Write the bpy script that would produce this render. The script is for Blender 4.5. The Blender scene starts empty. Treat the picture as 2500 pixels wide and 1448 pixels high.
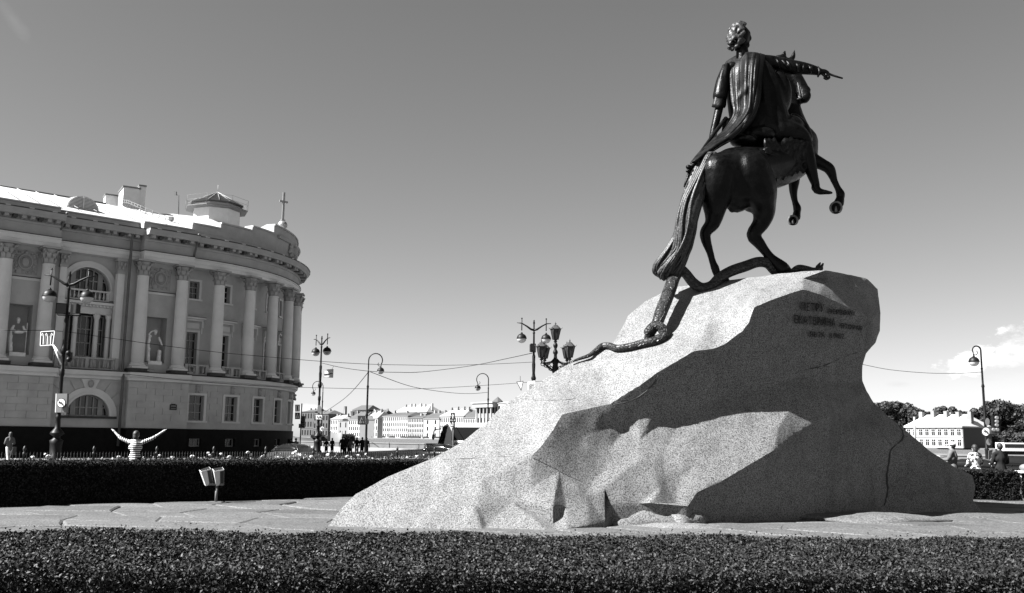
import bpy, bmesh, math, random
import numpy as np
from mathutils import Vector, Matrix
from mathutils.geometry import delaunay_2d_cdt
S = bpy.context.scene
PI = math.pi
rnd = random.Random(7)

# ---------------------------------------------------------------- camera, sky, sun, exposure
FPX = 2300.0; PITCH = math.radians(8.53); ROLL = math.radians(0.7); EYE = 1.65
CM = Matrix.Rotation(PI/2+PITCH, 3, 'X') @ Matrix.Rotation(ROLL, 3, 'Z')
cam_d = bpy.data.cameras.new('camera'); cam = bpy.data.objects.new('camera', cam_d)
S.collection.objects.link(cam); S.camera = cam
cam.location = (0, 0, EYE); cam.rotation_euler = CM.to_euler()
cam_d.sensor_width = 36; cam_d.lens = 36*FPX/2500; cam_d.clip_start = .1; cam_d.clip_end = 9000
SUN_D = Vector((-.64, -.25, .68)).normalized()          # towards the sun
sun_el = math.asin(SUN_D.z); sun_az = math.atan2(SUN_D.x, SUN_D.y)
W = bpy.data.worlds.new('World'); S.world = W; W.use_nodes = True
wn = W.node_tree; wn.nodes.clear()
def wnode(t, **k):
    n = wn.nodes.new(t)
    for a, b in k.items(): setattr(n, a, b)
    return n
sky = wnode('ShaderNodeTexSky'); sky.sky_type = 'NISHITA'; sky.sun_disc = False
sky.sun_elevation = sun_el; sky.sun_rotation = sun_az % (2*PI); sky.altitude = 0; sky.air_density = 1.0; sky.dust_density = 0.6; sky.ozone_density = 1.0
bg = wnode('ShaderNodeBackground'); bg.inputs['Strength'].default_value = 0.05
wo = wnode('ShaderNodeOutputWorld')
# black-and-white photograph taken as through a red filter: the red channel of the sky
sep = wnode('ShaderNodeSeparateColor'); wn.links.new(sky.outputs[0], sep.inputs[0])
def wmath(op, a, b=None, c=None, clamp=False):
    n = wnode('ShaderNodeMath', operation=op, use_clamp=clamp)
    for i, v in enumerate((a, b, c)):
        if v is None: continue
        if isinstance(v, (int, float)): n.inputs[i].default_value = v
        else: wn.links.new(v, n.inputs[i])
    return n.outputs[0]
SKYV = wmath('MULTIPLY', sep.outputs[0], .70)      # sky dimmed so shade comes out darker against the sun
tc = wnode('ShaderNodeTexCoord'); sx = wnode('ShaderNodeSeparateXYZ'); wn.links.new(tc.outputs['Generated'], sx.inputs[0])
az = wmath('ARCTAN2', sx.outputs[0], sx.outputs[1]); el = wmath('ARCSINE', sx.outputs[2])
def dirof(px, py):
    v = CM @ Vector(((px-1250)/FPX, -(py-724)/FPX, -1)); v.normalize()
    return math.atan2(v.x, v.y), math.asin(v.z)
cmb = wnode('ShaderNodeCombineXYZ'); wn.links.new(az, cmb.inputs[0]); wn.links.new(el, cmb.inputs[1])
nz = wnode('ShaderNodeTexNoise'); nz.inputs['Scale'].default_value = 34; nz.inputs['Detail'].default_value = 10; nz.inputs['Roughness'].default_value = .66
mp = wnode('ShaderNodeMapping'); mp.inputs['Scale'].default_value = (1, 1.7, 1); wn.links.new(cmb.outputs[0], mp.inputs[0]); wn.links.new(mp.outputs[0], nz.inputs['Vector'])
def cloud(px, py, wx, wy, tilt=0, soft=.6, amp=1.4):
    """soft elliptical mask around a cloud, its rim broken up by noise"""
    a0, e0 = dirof(px, py)
    dx = wmath('SUBTRACT', az, a0); dy = wmath('SUBTRACT', el, e0)
    ca, sa = math.cos(tilt), math.sin(tilt)
    ux = wmath('ADD', wmath('MULTIPLY', dx, ca/wx), wmath('MULTIPLY', dy, sa/wx))
    uy = wmath('ADD', wmath('MULTIPLY', dx, -sa/wy), wmath('MULTIPLY', dy, ca/wy))
    r = wmath('SQRT', wmath('ADD', wmath('MULTIPLY', ux, ux), wmath('MULTIPLY', uy, uy)))
    v = wmath('ADD', wmath('SUBTRACT', 1.0, r), wmath('MULTIPLY', wmath('SUBTRACT', nz.outputs[0], .5), amp*2))
    return wmath('MULTIPLY', v, 1/soft, clamp=True)
cur = SKYV
def lay(mask, strength, val):
    """mix the sky towards a cloud radiance (in sky-texture units)"""
    global cur
    m = wmath('MULTIPLY', mask, strength)
    cur = wmath('ADD', wmath('MULTIPLY', cur, wmath('SUBTRACT', 1.0, m)), wmath('MULTIPLY', m, val))
CLB = 5.6
lay(cloud(2425, 900, .055, .012, 0, 1.1, 1.8), .5, CLB*.62)        # the cumulus' flat grey base
lay(cloud(2350, 892, .022, .010, .35, .7, 1.9), .9, CLB*1.05)       # its bright left heads
lay(cloud(2392, 868, .024, .013, .5, .7, 2.0), .9, CLB*1.08)
lay(cloud(2470, 852, .040, .015, .3, .9, 2.0), .75, CLB*1.0)
lay(cloud(2480, 885, .030, .010, .1, 1.0, 1.8), .45, CLB*.68)
lay(cloud(2195, 938, .016, .0035, 0, .9, 1.0), .5, CLB*.62)
lay(cloud(755, 1000, .020, .006, 0, .8, .9), .6, CLB*1.05)
lay(cloud(30, 45, .03, .008, -.8, 1.6, .7), .10, CLB*.8)
wn.links.new(cur, bg.inputs['Color']); wn.links.new(bg.outputs[0], wo.inputs[0])
sd = bpy.data.lights.new('sun', 'SUN'); sun = bpy.data.objects.new('sun', sd); S.collection.objects.link(sun)
sd.energy = 5.0; sd.angle = math.radians(.53); sd.color = (1, 1, 1)
sun.rotation_euler = SUN_D.to_track_quat('Z', 'Y').to_euler(); sun.location = (-60, -20, 60)
S.view_settings.view_transform = 'Standard'; S.view_settings.look = 'None'
S.view_settings.exposure = 2.25; S.view_settings.gamma = 1.0
try: S.view_settings.use_curve_mapping = False
except Exception: pass

# ---------------------------------------------------------------- helpers
def at(px, py, Y):
    """the point of the place seen at a pixel of the photograph, Y metres ahead"""
    v = CM @ Vector(((px-1250)/FPX, -(py-724)/FPX, -1)); t = Y/v.y
    return Vector((v.x*t, Y, v.z*t+EYE))
def gnd(px, py, z=0.0):
    v = CM @ Vector(((px-1250)/FPX, -(py-724)/FPX, -1)); t = (z-EYE)/v.z
    return Vector((v.x*t, v.y*t, z))
def ray(px, py):
    v = CM @ Vector(((px-1250)/FPX, -(py-724)/FPX, -1)); return v/v.y
ORG = {}
def prop(o, label=None, cat=None, group=None, kind=None):
    if label: o['label'] = label
    if cat: o['category'] = cat
    if group: o['group'] = group
    if kind: o['kind'] = kind
    return o
def link(o): S.collection.objects.link(o); return o
def thing(name, loc, label, cat, group=None, rot=0):
    o = link(bpy.data.objects.new(name, None)); o.empty_display_size = .2
    o.location = loc; o.rotation_euler = (0, 0, rot); ORG[o.name] = Vector(loc)
    return prop(o, label, cat, group)
class MB:
    """collects shapes and links them as ONE mesh object"""
    def __init__(s): s.v = []; s.f = []; s.m = Matrix.Identity(4); s.sm = []
    def add(s, vs, fs, smooth=False):
        b = len(s.v); s.v += [s.m @ Vector(p) for p in vs]; s.f += [tuple(b+i for i in f) for f in fs]
        s.sm += [smooth]*len(fs); return s
    def box(s, c, d, rz=0, rx=0, ry=0):
        R = Matrix.Translation(c) @ Matrix.Rotation(rz, 4, 'Z') @ Matrix.Rotation(ry, 4, 'Y') @ Matrix.Rotation(rx, 4, 'X')
        x, y, z = d[0]/2, d[1]/2, d[2]/2
        vs = [R @ Vector(p) for p in ((-x,-y,-z),(x,-y,-z),(x,y,-z),(-x,y,-z),(-x,-y,z),(x,-y,z),(x,y,z),(-x,y,z))]
        return s.add(vs, ((0,3,2,1),(4,5,6,7),(0,1,5,4),(1,2,6,5),(2,3,7,6),(3,0,4,7)))
    def hexa(s, p): return s.add(p, ((0,3,2,1),(4,5,6,7),(0,1,5,4),(1,2,6,5),(2,3,7,6),(3,0,4,7)))
    def tube(s, pts, r, n=8, cap=True, flat=None):
        pts = [Vector(p) for p in pts]
        if not hasattr(r, '__len__'): r = [r]*len(pts)
        vs = []; fs = []; prev = None
        for i, p in enumerate(pts):
            t = (pts[min(i+1, len(pts)-1)]-pts[max(i-1, 0)])
            t = t.normalized() if t.length > 1e-9 else Vector((0, 0, 1))
            if prev is None: a = t.orthogonal().normalized()
            else:
                a = prev - t*prev.dot(t); a = a.normalized() if a.length > 1e-6 else t.orthogonal().normalized()
            prev = a; b = t.cross(a)
            for k in range(n):
                q = 2*PI*k/n; vs.append(p + (a*math.cos(q)+b*math.sin(q))*r[i])
        for i in range(len(pts)-1):
            for k in range(n):
                fs.append((i*n+k, i*n+(k+1) % n, (i+1)*n+(k+1) % n, (i+1)*n+k))
        s.add(vs, fs, True)
        if cap:
            b = len(s.v)-len(vs)
            s.f.append(tuple(b+k for k in range(n))[::-1]); s.f.append(tuple(b+(len(pts)-1)*n+k for k in range(n))); s.sm += [False]*2
        return s
    def lathe(s, prof, c=(0,0,0), n=16, smooth=True, axis=None):
        c = Vector(c); vs = []; fs = []
        R = Matrix.Identity(3) if axis is None else Vector(axis).to_track_quat('Z', 'Y').to_matrix()
        for r, z in prof:
            for k in range(n):
                q = 2*PI*k/n; vs.append(c + R @ Vector((r*math.cos(q), r*math.sin(q), z)))
        for i in range(len(prof)-1):
            for k in range(n): fs.append((i*n+k, i*n+(k+1) % n, (i+1)*n+(k+1) % n, (i+1)*n+k))
        fs.append(tuple(range(n))[::-1]); fs.append(tuple((len(prof)-1)*n+k for k in range(n)))
        return s.add(vs, fs, smooth)
    def ball(s, c, r, n=10, m=7, R=None, z0=-1, z1=1):
        if not hasattr(r, '__len__'): r = (r, r, r)
        c = Vector(c); vs = []; fs = []
        for i in range(m+1):
            h = z0+(z1-z0)*i/m if (z0 > -1 or z1 < 1) else -math.cos(PI*i/m)
            h = max(-.9999, min(.9999, h)); q = math.sqrt(1-h*h)
            for k in range(n):
                a = 2*PI*k/n; p = Vector((r[0]*q*math.cos(a), r[1]*q*math.sin(a), r[2]*h))
                vs.append(c + (R @ p if R is not None else p))
        for i in range(m):
            for k in range(n): fs.append((i*n+k, i*n+(k+1) % n, (i+1)*n+(k+1) % n, (i+1)*n+k))
        fs.append(tuple(range(n))[::-1]); fs.append(tuple(m*n+k for k in range(n)))
        return s.add(vs, fs, True)
    def prism(s, poly, h0, h1, M=None, smooth=False):
        """a polygon in local XY pulled from z=h0 to z=h1, placed by M"""
        M = M or Matrix.Identity(4); n = len(poly)
        vs = [M @ Vector((x, y, h0)) for x, y in poly] + [M @ Vector((x, y, h1)) for x, y in poly]
        fs = [tuple(range(n))[::-1], tuple(range(n, 2*n))] + [(i, (i+1) % n, n+(i+1) % n, n+i) for i in range(n)]
        return s.add(vs, fs, smooth)
    def grid(s, P, smooth=True, closed=False):
        r, c = len(P), len(P[0]); fs = []
        for i in range(r-1):
            for j in range(c if closed else c-1):
                fs.append((i*c+j, i*c+(j+1) % c, (i+1)*c+(j+1) % c, (i+1)*c+j))
        return s.add([q for row in P for q in row], fs, smooth)
    def build(s, name, mat, parent=None, loc=(0,0,0), kind=None, auto=False):
        root = parent
        while root is not None and root.parent: root = root.parent
        o = ORG[root.name] if root is not None else Vector(loc)
        me = bpy.data.meshes.new(name)
        me.from_pydata([tuple(p-o) for p in s.v], [], s.f)
        me.polygons.foreach_set('use_smooth', s.sm if len(s.sm) == len(s.f) else [False]*len(s.f))
        me.materials.append(mat); me.update()
        ob = link(bpy.data.objects.new(name, me))
        if parent is not None: ob.parent = parent
        else: ob.location = o; ORG[ob.name] = Vector(o)
        if kind: ob['kind'] = kind
        return ob
def kids(o): return [c for c in bpy.data.objects if c.parent == o]
def dup(root, loc, rot=0, label=None, group=None, scale=None):
    r = link(root.copy()); r.location = loc; r.rotation_euler = (0, 0, rot)
    if scale: r.scale = (scale,)*3 if not hasattr(scale, '__len__') else scale
    if label: r['label'] = label
    if group: r['group'] = group
    for c in kids(root):
        d = link(c.copy()); d.parent = r
        for g in kids(c):
            e = link(g.copy()); e.parent = d
    return r
def piece(src, name, parent, mw):
    o = link(bpy.data.objects.new(name, src)); o.parent = parent; o.matrix_local = mw
    return o

def mat(name, v, rough=.8, metal=0.0, var=.15, scale=3.0, bump=0.0, bscale=None, spec=.4, detail=5, coat=0, emis=None, trans=0):
    m = bpy.data.materials.new(name); m.use_nodes = True; nt = m.node_tree; b = nt.nodes['Principled BSDF']
    b.inputs['Roughness'].default_value = rough; b.inputs['Metallic'].default_value = metal
    b.inputs['Specular IOR Level'].default_value = spec
    if coat: b.inputs['Coat Weight'].default_value = coat
    if trans: b.inputs['Transmission Weight'].default_value = trans
    t = nt.nodes.new('ShaderNodeTexCoord')
    if var > 0:
        n = nt.nodes.new('ShaderNodeTexNoise'); n.inputs['Scale'].default_value = scale; n.inputs['Detail'].default_value = detail
        n.inputs['Roughness'].default_value = .65
        nt.links.new(t.outputs['Object'], n.inputs['Vector'])
        r = nt.nodes.new('ShaderNodeValToRGB'); a, c = v*(1-var), min(1, v*(1+var))
        r.color_ramp.elements[0].color = (a, a, a, 1); r.color_ramp.elements[1].color = (c, c, c, 1)
        r.color_ramp.elements[0].position = .3; r.color_ramp.elements[1].position = .7
        nt.links.new(n.outputs[0], r.inputs[0]); nt.links.new(r.outputs[0], b.inputs['Base Color'])
    else: b.inputs['Base Color'].default_value = (v, v, v, 1)
    if bump:
        n2 = nt.nodes.new('ShaderNodeTexNoise'); n2.inputs['Scale'].default_value = bscale or scale*4; n2.inputs['Detail'].default_value = 4
        nt.links.new(t.outputs['Object'], n2.inputs['Vector'])
        bp = nt.nodes.new('ShaderNodeBump'); bp.inputs['Strength'].default_value = bump; bp.inputs['Distance'].default_value = .02
        nt.links.new(n2.outputs[0], bp.inputs['Height']); nt.links.new(bp.outputs[0], b.inputs['Normal'])
    return m
def catmull(pts, k=6):
    """smooth a polyline of tuples"""
    P = [np.array(p, float) for p in pts]; P = [2*P[0]-P[1]] + P + [2*P[-1]-P[-2]]; out = []
    for i in range(1, len(P)-2):
        for j in range(k):
            t = j/k; a, b, c, d = P[i-1], P[i], P[i+1], P[i+2]
            out.append(.5*((2*b)+(-a+c)*t+(2*a-5*b+4*c-d)*t*t+(-a+3*b-3*c+d)*t**3))
    out.append(P[-2]); return out
def apply_mods(o):
    dg = bpy.context.evaluated_depsgraph_get(); dg.update()
    me = bpy.data.meshes.new_from_object(o.evaluated_get(dg)); old = o.data
    o.modifiers.clear(); o.data = me; me.name = old.name; bpy.data.meshes.remove(old)
    return o
# ---------------------------------------------------------------- granite
def granite(name, base, lo, fine=38, rand=False):
    m = bpy.data.materials.new(name); m.use_nodes = True; nt = m.node_tree; b = nt.nodes['Principled BSDF']
    b.inputs['Roughness'].default_value = .75; b.inputs['Specular IOR Level'].default_value = .35
    t = nt.nodes.new('ShaderNodeTexCoord')
    def noise(sc, det=3, ro=.6):
        n = nt.nodes.new('ShaderNodeTexNoise'); n.inputs['Scale'].default_value = sc; n.inputs['Detail'].default_value = det; n.inputs['Roughness'].default_value = ro
        nt.links.new(t.outputs['Object'], n.inputs['Vector']); return n.outputs[0]
    def ramp(src, stops):
        r = nt.nodes.new('ShaderNodeValToRGB'); e = r.color_ramp.elements
        while len(e) < len(stops): e.new(.5)
        for x, (p, v) in zip(e, stops): x.position = p; x.color = (v, v, v, 1)
        nt.links.new(src, r.inputs[0]); return r.outputs[0]
    def mul(a, c, op='MULTIPLY'):
        n = nt.nodes.new('ShaderNodeMath'); n.operation = op
        for i, q in enumerate((a, c)):
            if isinstance(q, (int, float)): n.inputs[i].default_value = q
            else: nt.links.new(q, n.inputs[i])
        return n.outputs[0]
    fl = noise(fine, 2, .75); big = noise(.8, 4); mid = noise(5, 5)
    g = ramp(fl, [(.37, lo), (.455, base*.60), (.53, base), (.66, base*1.35)])
    w = mul(ramp(big, [(.3, .86), (.7, 1.1)]), ramp(mid, [(.3, .9), (.7, 1.08)]))
    st = nt.nodes.new('ShaderNodeTexNoise'); st.inputs['Scale'].default_value = 1.3; st.inputs['Detail'].default_value = 8; st.inputs['Roughness'].default_value = .75
    mp2 = nt.nodes.new('ShaderNodeMapping'); mp2.inputs['Scale'].default_value = (1.6, 1.6, .45); nt.links.new(t.outputs['Object'], mp2.inputs[0]); nt.links.new(mp2.outputs[0], st.inputs['Vector'])
    w = mul(w, ramp(st.outputs[0], [(.38, .80), (.50, 1.0), (.66, 1.04)]))
    oi = nt.nodes.new('ShaderNodeObjectInfo'); mr = nt.nodes.new('ShaderNodeMapRange'); mr.inputs[3].default_value = .80 if rand else 1; mr.inputs[4].default_value = 1.22 if rand else 1; nt.links.new(oi.outputs['Random'], mr.inputs[0]); w = mul(w, mr.outputs[0])
    c = mul(g, w)
    nt.links.new(c, b.inputs['Base Color'])
    bp = nt.nodes.new('ShaderNodeBump'); bp.inputs['Strength'].default_value = .5; bp.inputs['Distance'].default_value = .02
    nt.links.new(mul(mul(mid, .7), mul(fl, .5), 'ADD'), bp.inputs['Height']); nt.links.new(bp.outputs[0], b.inputs['Normal'])
    return m
M_ROCK = granite('rough_granite', .134, .020, 44)
M_FLAG = granite('flagstone_granite', .074, .035, 30, True)
M_CRACK = mat('crack_dark', .03, .95, var=0)

# ---------------------------------------------------------------- the boulder: facets traced, depths solved from the way each facet leans
RP = {}
def rp(s):
    for ln in s.strip().split('\n'):
        for tok in ln.split(';'):
            tok = tok.strip()
            if tok:
                n, x, y = tok.split(); RP[n] = (float(x), float(y))
rp('''
o0 795 1290; o1 827 1250; o2 868 1206; o3 960 1158; o4 1048 1123; o5 1122 1083; o6 1185 1035; o7 1226 990; o8 1304 944; o9 1370 897
o10 1440 866; o11 1500 832; o12 1520 798; o13 1532 772; o14 1575 736; o15 1640 702; o16 1720 690; o17 1810 680; o18 1900 669; o19 1960 662
o20 2015 660; o21 2080 672; o22 2118 680; o23 2143 706; o24 2150 765; o25 2148 808; o26 2137 838; o27 2115 862; o28 2105 893; o29 2106 930
o30 2116 956; o31 2132 982; o32 2160 1010; o33 2205 1045; o34 2262 1095; o35 2330 1140; o36 2374 1160; o37 2381 1190; o38 2376 1222; o39 2400 1252
b0 2300 1254; b1 2215 1258; b2 2150 1262; b3 2080 1266; b4 1980 1272; b5 1880 1278; b6 1790 1271; b7 1692 1256; b8 1680 1236; b9 1560 1230; b10 1490 1228
b11 1478 1278; b12 1440 1283; b13 1385 1291; b14 1340 1296; b15 1180 1300; b16 1000 1299; b17 880 1295
r0 2127 776; r1 2085 757; r2 2040 735; r3 2000 718; r4 1960 706; r5 1900 726; r6 1842 750; r7 1828 788; r8 1812 808; r9 1770 840; r10 1740 852; r11 1695 857
r12 1605 910; r13 1560 942; r14 1490 986; r15 1372 1012
t0 2070 715; t1 2020 680
s0 1490 1043; s1 1528 1046; s2 1560 1012; s3 1592 1016; s4 1622 1026; s5 1662 1020; s6 1710 990; s7 1800 970; s8 1900 938; s9 1975 918
e0 2003 936; e1 2020 1015; e2 1940 1060; e3 1893 1097; e4 1760 1176; e5 1702 1202
k0 1950 955; k1 1926 1002; k2 1899 1045
c0 1350 1050; c1 1322 1088; c2 1295 1117; c3 1365 1150; c4 1440 1186; c5 1476 1192
d0 1492 1090; d1 1472 1150; d2 1425 1172
g0 2170 1105; g1 2120 1075; g2 2055 1040; g3 2125 1000; g4 2200 1062; g5 2165 1200
q0 1560 1122; q1 1592 1130; q2 1620 1160; q3 1612 1192; q4 1588 1228; q5 1650 1230; q6 1655 1180
h0 1160 1232; h1 1250 1226; h2 1190 1283; h3 1350 1236; h4 1382 1238; h5 1350 1280; h6 1432 1208; h7 1478 1215
m0 1110 1128; m1 1180 1170; m2 950 1205; m3 1300 1190; m4 1060 1190
n0 1560 1075; n1 1700 1060; n2 1820 1040; n3 1620 1110; n4 1700 1130
f0 1900 1160; f1 2020 1120; f2 1830 1210; f3 2000 1210; f4 1745 1225
a0 1640 800; a1 1740 765; a2 1850 705; a3 1960 680; a4 1500 890; a5 1380 950; a6 1260 1030; a7 1160 1088; a8 1590 860; a9 1690 730
v0 1640 950; v1 1780 900; v2 1900 850; v3 1900 780; v4 2010 860; v5 2080 900; v6 2000 780; v7 2085 820
w0 2110 740; i0 2260 1160; i1 2240 1210; i2 2330 1200; z0 1430 1060; z1 1400 1110
''')
def REG(names, n, w=1.0): return ([x for x in names.split()], Vector(n).normalized(), w)
REGS = [
 REG('o0 o1 o2 o3 o4 c2 c3 c4 c5 b11 b12 b13 b14 b15 b16 b17', (-.28, -.66, .66)),                       # low left apron
 REG('o4 o5 o6 o7 o8 o9 o10 r12 r13 r14 r15 c0 c1 c2', (-.42, -.50, .76)),                                # long lit back
 REG('o10 o11 o12 o13 o14 o15 o16 a1 a2 a3 t1 r3 r4 r5 r6 r7 r8 r9 r10 r11 r12', (-.34, -.50, .78)),
 REG('o16 o17 o18 o19 o20 t1 a3 a2 a1', (-.26, -.36, .90)),
 REG('t1 t0 r0 r1 r2 r3', (-.10, -.72, .69), 2),                                                             # lit chamfer
 REG('o20 o21 o22 o23 o24 o25 o26 o27 r0 t0 t1', (.80, -.60, -.06), 3.5),                                      # face above the cliff
 REG('r15 r14 s0 d0 d1 d2 c4 c3 c2 c1 c0', (.36, -.86, .30), 2.6),                                             # grey hollow
 REG('r14 r13 r12 r11 r10 r9 r8 s9 s8 s7 s6 s5 s4 s3 s2 s1 s0', (.50, -.86, -.14), 2),                       # shaded flank
 REG('r8 r7 r6 r5 r4 r3 r2 r1 r0 o27 o28 o29 e0 s9', (.56, -.82, -.16), 4),                                  # inscribed flank
 REG('s0 s1 s2 s3 s4 s5 s6 s7 s8 s9 k0 k1 k2 e3 e4 e5 b8 q5 q2 q1 q0 c5 c4 d2 d1 d0', (-.12, -.78, .62), 1.6),  # lit belly
 REG('s9 e0 e1 e2 e3 k2 k1 k0', (.30, -.88, .36)),
 REG('e0 o29 o30 o31 g3 g2 e1', (.76, -.64, -.10), 2),
 REG('g3 o31 o32 g4 g0 g1 g2', (.60, -.78, .10)),
 REG('e1 g2 g1 g0 g5 b2 b3 b4 b5 b6 b7 b8 e5 e4 e3 e2', (.42, -.87, -.22)),
 REG('o32 o33 o34 o35 o36 o37 o38 o39 b0 b1 b2 g5 g0 g4', (.52, -.78, .16)),
 REG('c5 q0 q1 q2 q3 q4 b9 b10', (.22, -.92, .26)),
 REG('q2 q5 q4 q3', (.66, -.70, -.25), 1.5),
 REG('c5 b10 b11 h7', (.1, -.9, .4)),
]
BO = ['o%d' % i for i in range(40)] + ['b%d' % i for i in range(18)]
def inpoly(x, y, poly):
    c = False; j = len(poly)-1
    for i in range(len(poly)):
        xi, yi = poly[i]; xj, yj = poly[j]
        if (yi > y) != (yj > y) and x < (xj-xi)*(y-yi)/(yj-yi)+xi: c = not c
        j = i
    return c
def build_rock():
    names = list(RP); idx = {n: i for i, n in enumerate(names)}
    pts = [Vector((RP[n][0], -RP[n][1])) for n in names]
    E = set()
    def addloop(l, closed=True):
        for i in range(len(l) if closed else len(l)-1):
            a, b = idx[l[i]], idx[l[(i+1) % len(l)]]; E.add((min(a, b), max(a, b)))
    addloop(BO)
    for l, n, w_ in REGS: addloop(l)
    for l in ('h0 h1 h3', 'h0 h2', 'h1 h2', 'h3 h5', 'h4 h5', 'h6 h7', 'k0 k1 k2', 'm2 m4 m1'): addloop(l.split(), False)
    vo, eo, fo, ov, oe, of = delaunay_2d_cdt(pts, list(E), [], 0, .01)
    nv = len(vo); xy = [(v.x, -v.y) for v in vo]
    # 0: keep only faces inside the outline
    outl = [RP[n] for n in BO]
    tris = []
    for f in fo:
        cx = sum(xy[i][0] for i in f)/3; cy = sum(xy[i][1] for i in f)/3
        if inpoly(cx, cy, outl): tris.append(tuple(f))
    rays = [ray(x, y) for x, y in xy]
    treg = []
    for f in tris:
        cx = sum(xy[i][0] for i in f)/3; cy = sum(xy[i][1] for i in f)/3; g = -1
        for q_, (l, nn, w_) in enumerate(REGS):
            if inpoly(cx, cy, [RP[q] for q in l]): g = q_; break
        treg.append(g)
    targ = [nn.copy() for l, nn, w_ in REGS]; dflt = Vector((.3, -.85, .2)).normalized()
    # solve, look which way each facet came out, lean the targets that way and solve again: the facets turn flat and meet in crisp edges
    for it in range(7):
        rows = []; rhs = []
        for f, g in zip(tris, treg):
            n = targ[g] if g >= 0 else dflt; wt = REGS[g][2]*(1+it*.35) if g >= 0 else .6
            for a, b in ((0, 1), (1, 2), (2, 0)):
                i, j = f[a], f[b]; r = np.zeros(nv); r[i] = wt*n.dot(rays[i]); r[j] = -wt*n.dot(rays[j]); rows.append(r); rhs.append(0)
        def anchor(n, Y, w):
            k = [i for i, q in enumerate(xy) if abs(q[0]-RP[n][0])+abs(q[1]-RP[n][1]) < .5]
            if k: r = np.zeros(nv); r[k[0]] = w; rows.append(r); rhs.append(Y*w)
        for n in ('o0', 'b17', 'b16', 'b15', 'b14', 'b13', 'b12', 'b11'): anchor(n, gnd(*RP[n]).y, 2.5)
        for n, Y in (('b8', 19.6), ('b7', 19.3), ('b6', 19.5), ('b5', 19.7), ('b4', 20.1), ('b3', 20.7), ('b2', 21.3), ('b1', 21.9), ('b0', 22.5), ('o39', 23.4)): anchor(n, Y, 1.8)
        for n, Y in (('b9', 19.4), ('b10', 19.1)): anchor(n, Y, 1.0)
        for n, Y in (('o16', 21.5), ('o17', 22.0), ('o18', 22.3), ('o19', 22.3), ('o20', 22.1)): anchor(n, Y, .1)
        Ys = np.linalg.lstsq(np.array(rows), np.array(rhs), rcond=None)[0]
        if it < 6:
            acc = [Vector((0, 0, 0)) for _ in REGS]
            for f, g in zip(tris, treg):
                if g < 0: continue
                p = [rays[i]*Ys[i] for i in f]; n = (p[1]-p[0]).cross(p[2]-p[0])
                acc[g] += n if n.y < 0 else -n
            for g, (l, nn, w_) in enumerate(REGS):
                if acc[g].length > 0: mx = .65 if w_ < 1.9 else .25; targ[g] = (acc[g].normalized()*mx+nn*(1-mx)).normalized()
    loc = {n: i for n in names for i, q in enumerate(xy) if abs(q[0]-RP[n][0])+abs(q[1]-RP[n][1]) < .5}
    for n, dy in (('h0', -.06), ('h1', .09), ('h2', .08), ('h3', -.06), ('h4', .05), ('h5', .15), ('h6', -.05), ('h7', .14), ('s2', -.08), ('s3', -.08),
                  ('g5', .30), ('i0', -.08), ('i1', .10), ('b2', .25), ('f0', .08), ('z0', .07), ('z1', .05), ('m3', .04), ('r1', -.06), ('r2', -.08), ('r3', -.05), ('t0', .20), ('t1', .22), ('o20', .15), ('o21', .28), ('o22', .28), ('o23', .25), ('w0', .2), ('e0', -.12), ('e1', -.18), ('e2', -.05), ('k1', .05), ('v6', .05), ('v7', .06), ('g3', -.06)):
        Ys[loc[n]] += dy
    P3 = [rays[i]*Ys[i]+Vector((0, 0, EYE)) for i in range(nv)]
    bm = bmesh.new(); vs = [bm.verts.new(p) for p in P3]
    for f in tris:
        try: bm.faces.new([vs[i] for i in f])
        except ValueError: pass
    # the sides not seen: rings that fall back and down, then a closing fan
    ring = [vs[loc[n]] for n in BO]
    nb = len(ring); prev = ring
    no = 40
    for depth, sh in ((.5, .012), (1.3, .07), (2.4, .2), (3.4, .42)):
        cur_ = []
        for k, v in enumerate(ring):
            p = v.co; x, y = RP[BO[k]]
            if k >= no-1 or k == 0: q = Vector((p.x, p.y+.02*depth, -.35 if depth > 1 else min(p.z, 0)-.1))
            else:
                tail = min(1, max(.12, (p.z-.1)/1.6)); q = at(x+(1620-x)*sh*tail, y+(1040-y)*sh*tail, p.y+depth*tail); q.z = max(-.3, q.z)
            cur_.append(bm.verts.new(q))
        for k in range(nb):
            a, b = prev[k], prev[(k+1) % nb]; c, d = cur_[(k+1) % nb], cur_[k]
            try: bm.faces.new((a, d, c, b))
            except ValueError: pass
        prev = cur_
    try: bm.faces.new(prev[::-1])
    except ValueError: pass
    bmesh.ops.triangulate(bm, faces=[f for f in bm.faces if len(f.verts) > 4])
    bmesh.ops.recalc_face_normals(bm, faces=bm.faces)
    me = bpy.data.meshes.new('stone'); bm.to_mesh(me); bm.free()
    return me, {n: P3[loc[n]] for n in names}, (xy, tris, Ys, rays)
rock_me, RK, RDAT = build_rock()
def rock_depth(px, py):
    xy, tris, Ys, rays = RDAT
    for f in tris:
        (x1, y1), (x2, y2), (x3, y3) = (xy[i] for i in f)
        D = (y2-y3)*(x1-x3)+(x3-x2)*(y1-y3)
        if abs(D) < 1e-9: continue
        a = ((y2-y3)*(px-x3)+(x3-x2)*(py-y3))/D; b = ((y3-y1)*(px-x3)+(x1-x3)*(py-y3))/D; c = 1-a-b
        if min(a, b, c) >= -1e-6: return 1/(a/Ys[f[0]]+b/Ys[f[1]]+c/Ys[f[2]])
    return None
RO = Vector((4.5, 21, 0))
monument_rock = thing('granite_boulder', RO, 'huge wave shaped light granite boulder carrying the bronze rider, inscription on its shaded flank', 'monument base')
for v in rock_me.vertices: v.co -= RO
rock_me.materials.append(M_ROCK)
rock = link(bpy.data.objects.new('stone', rock_me)); rock.parent = monument_rock
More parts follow.
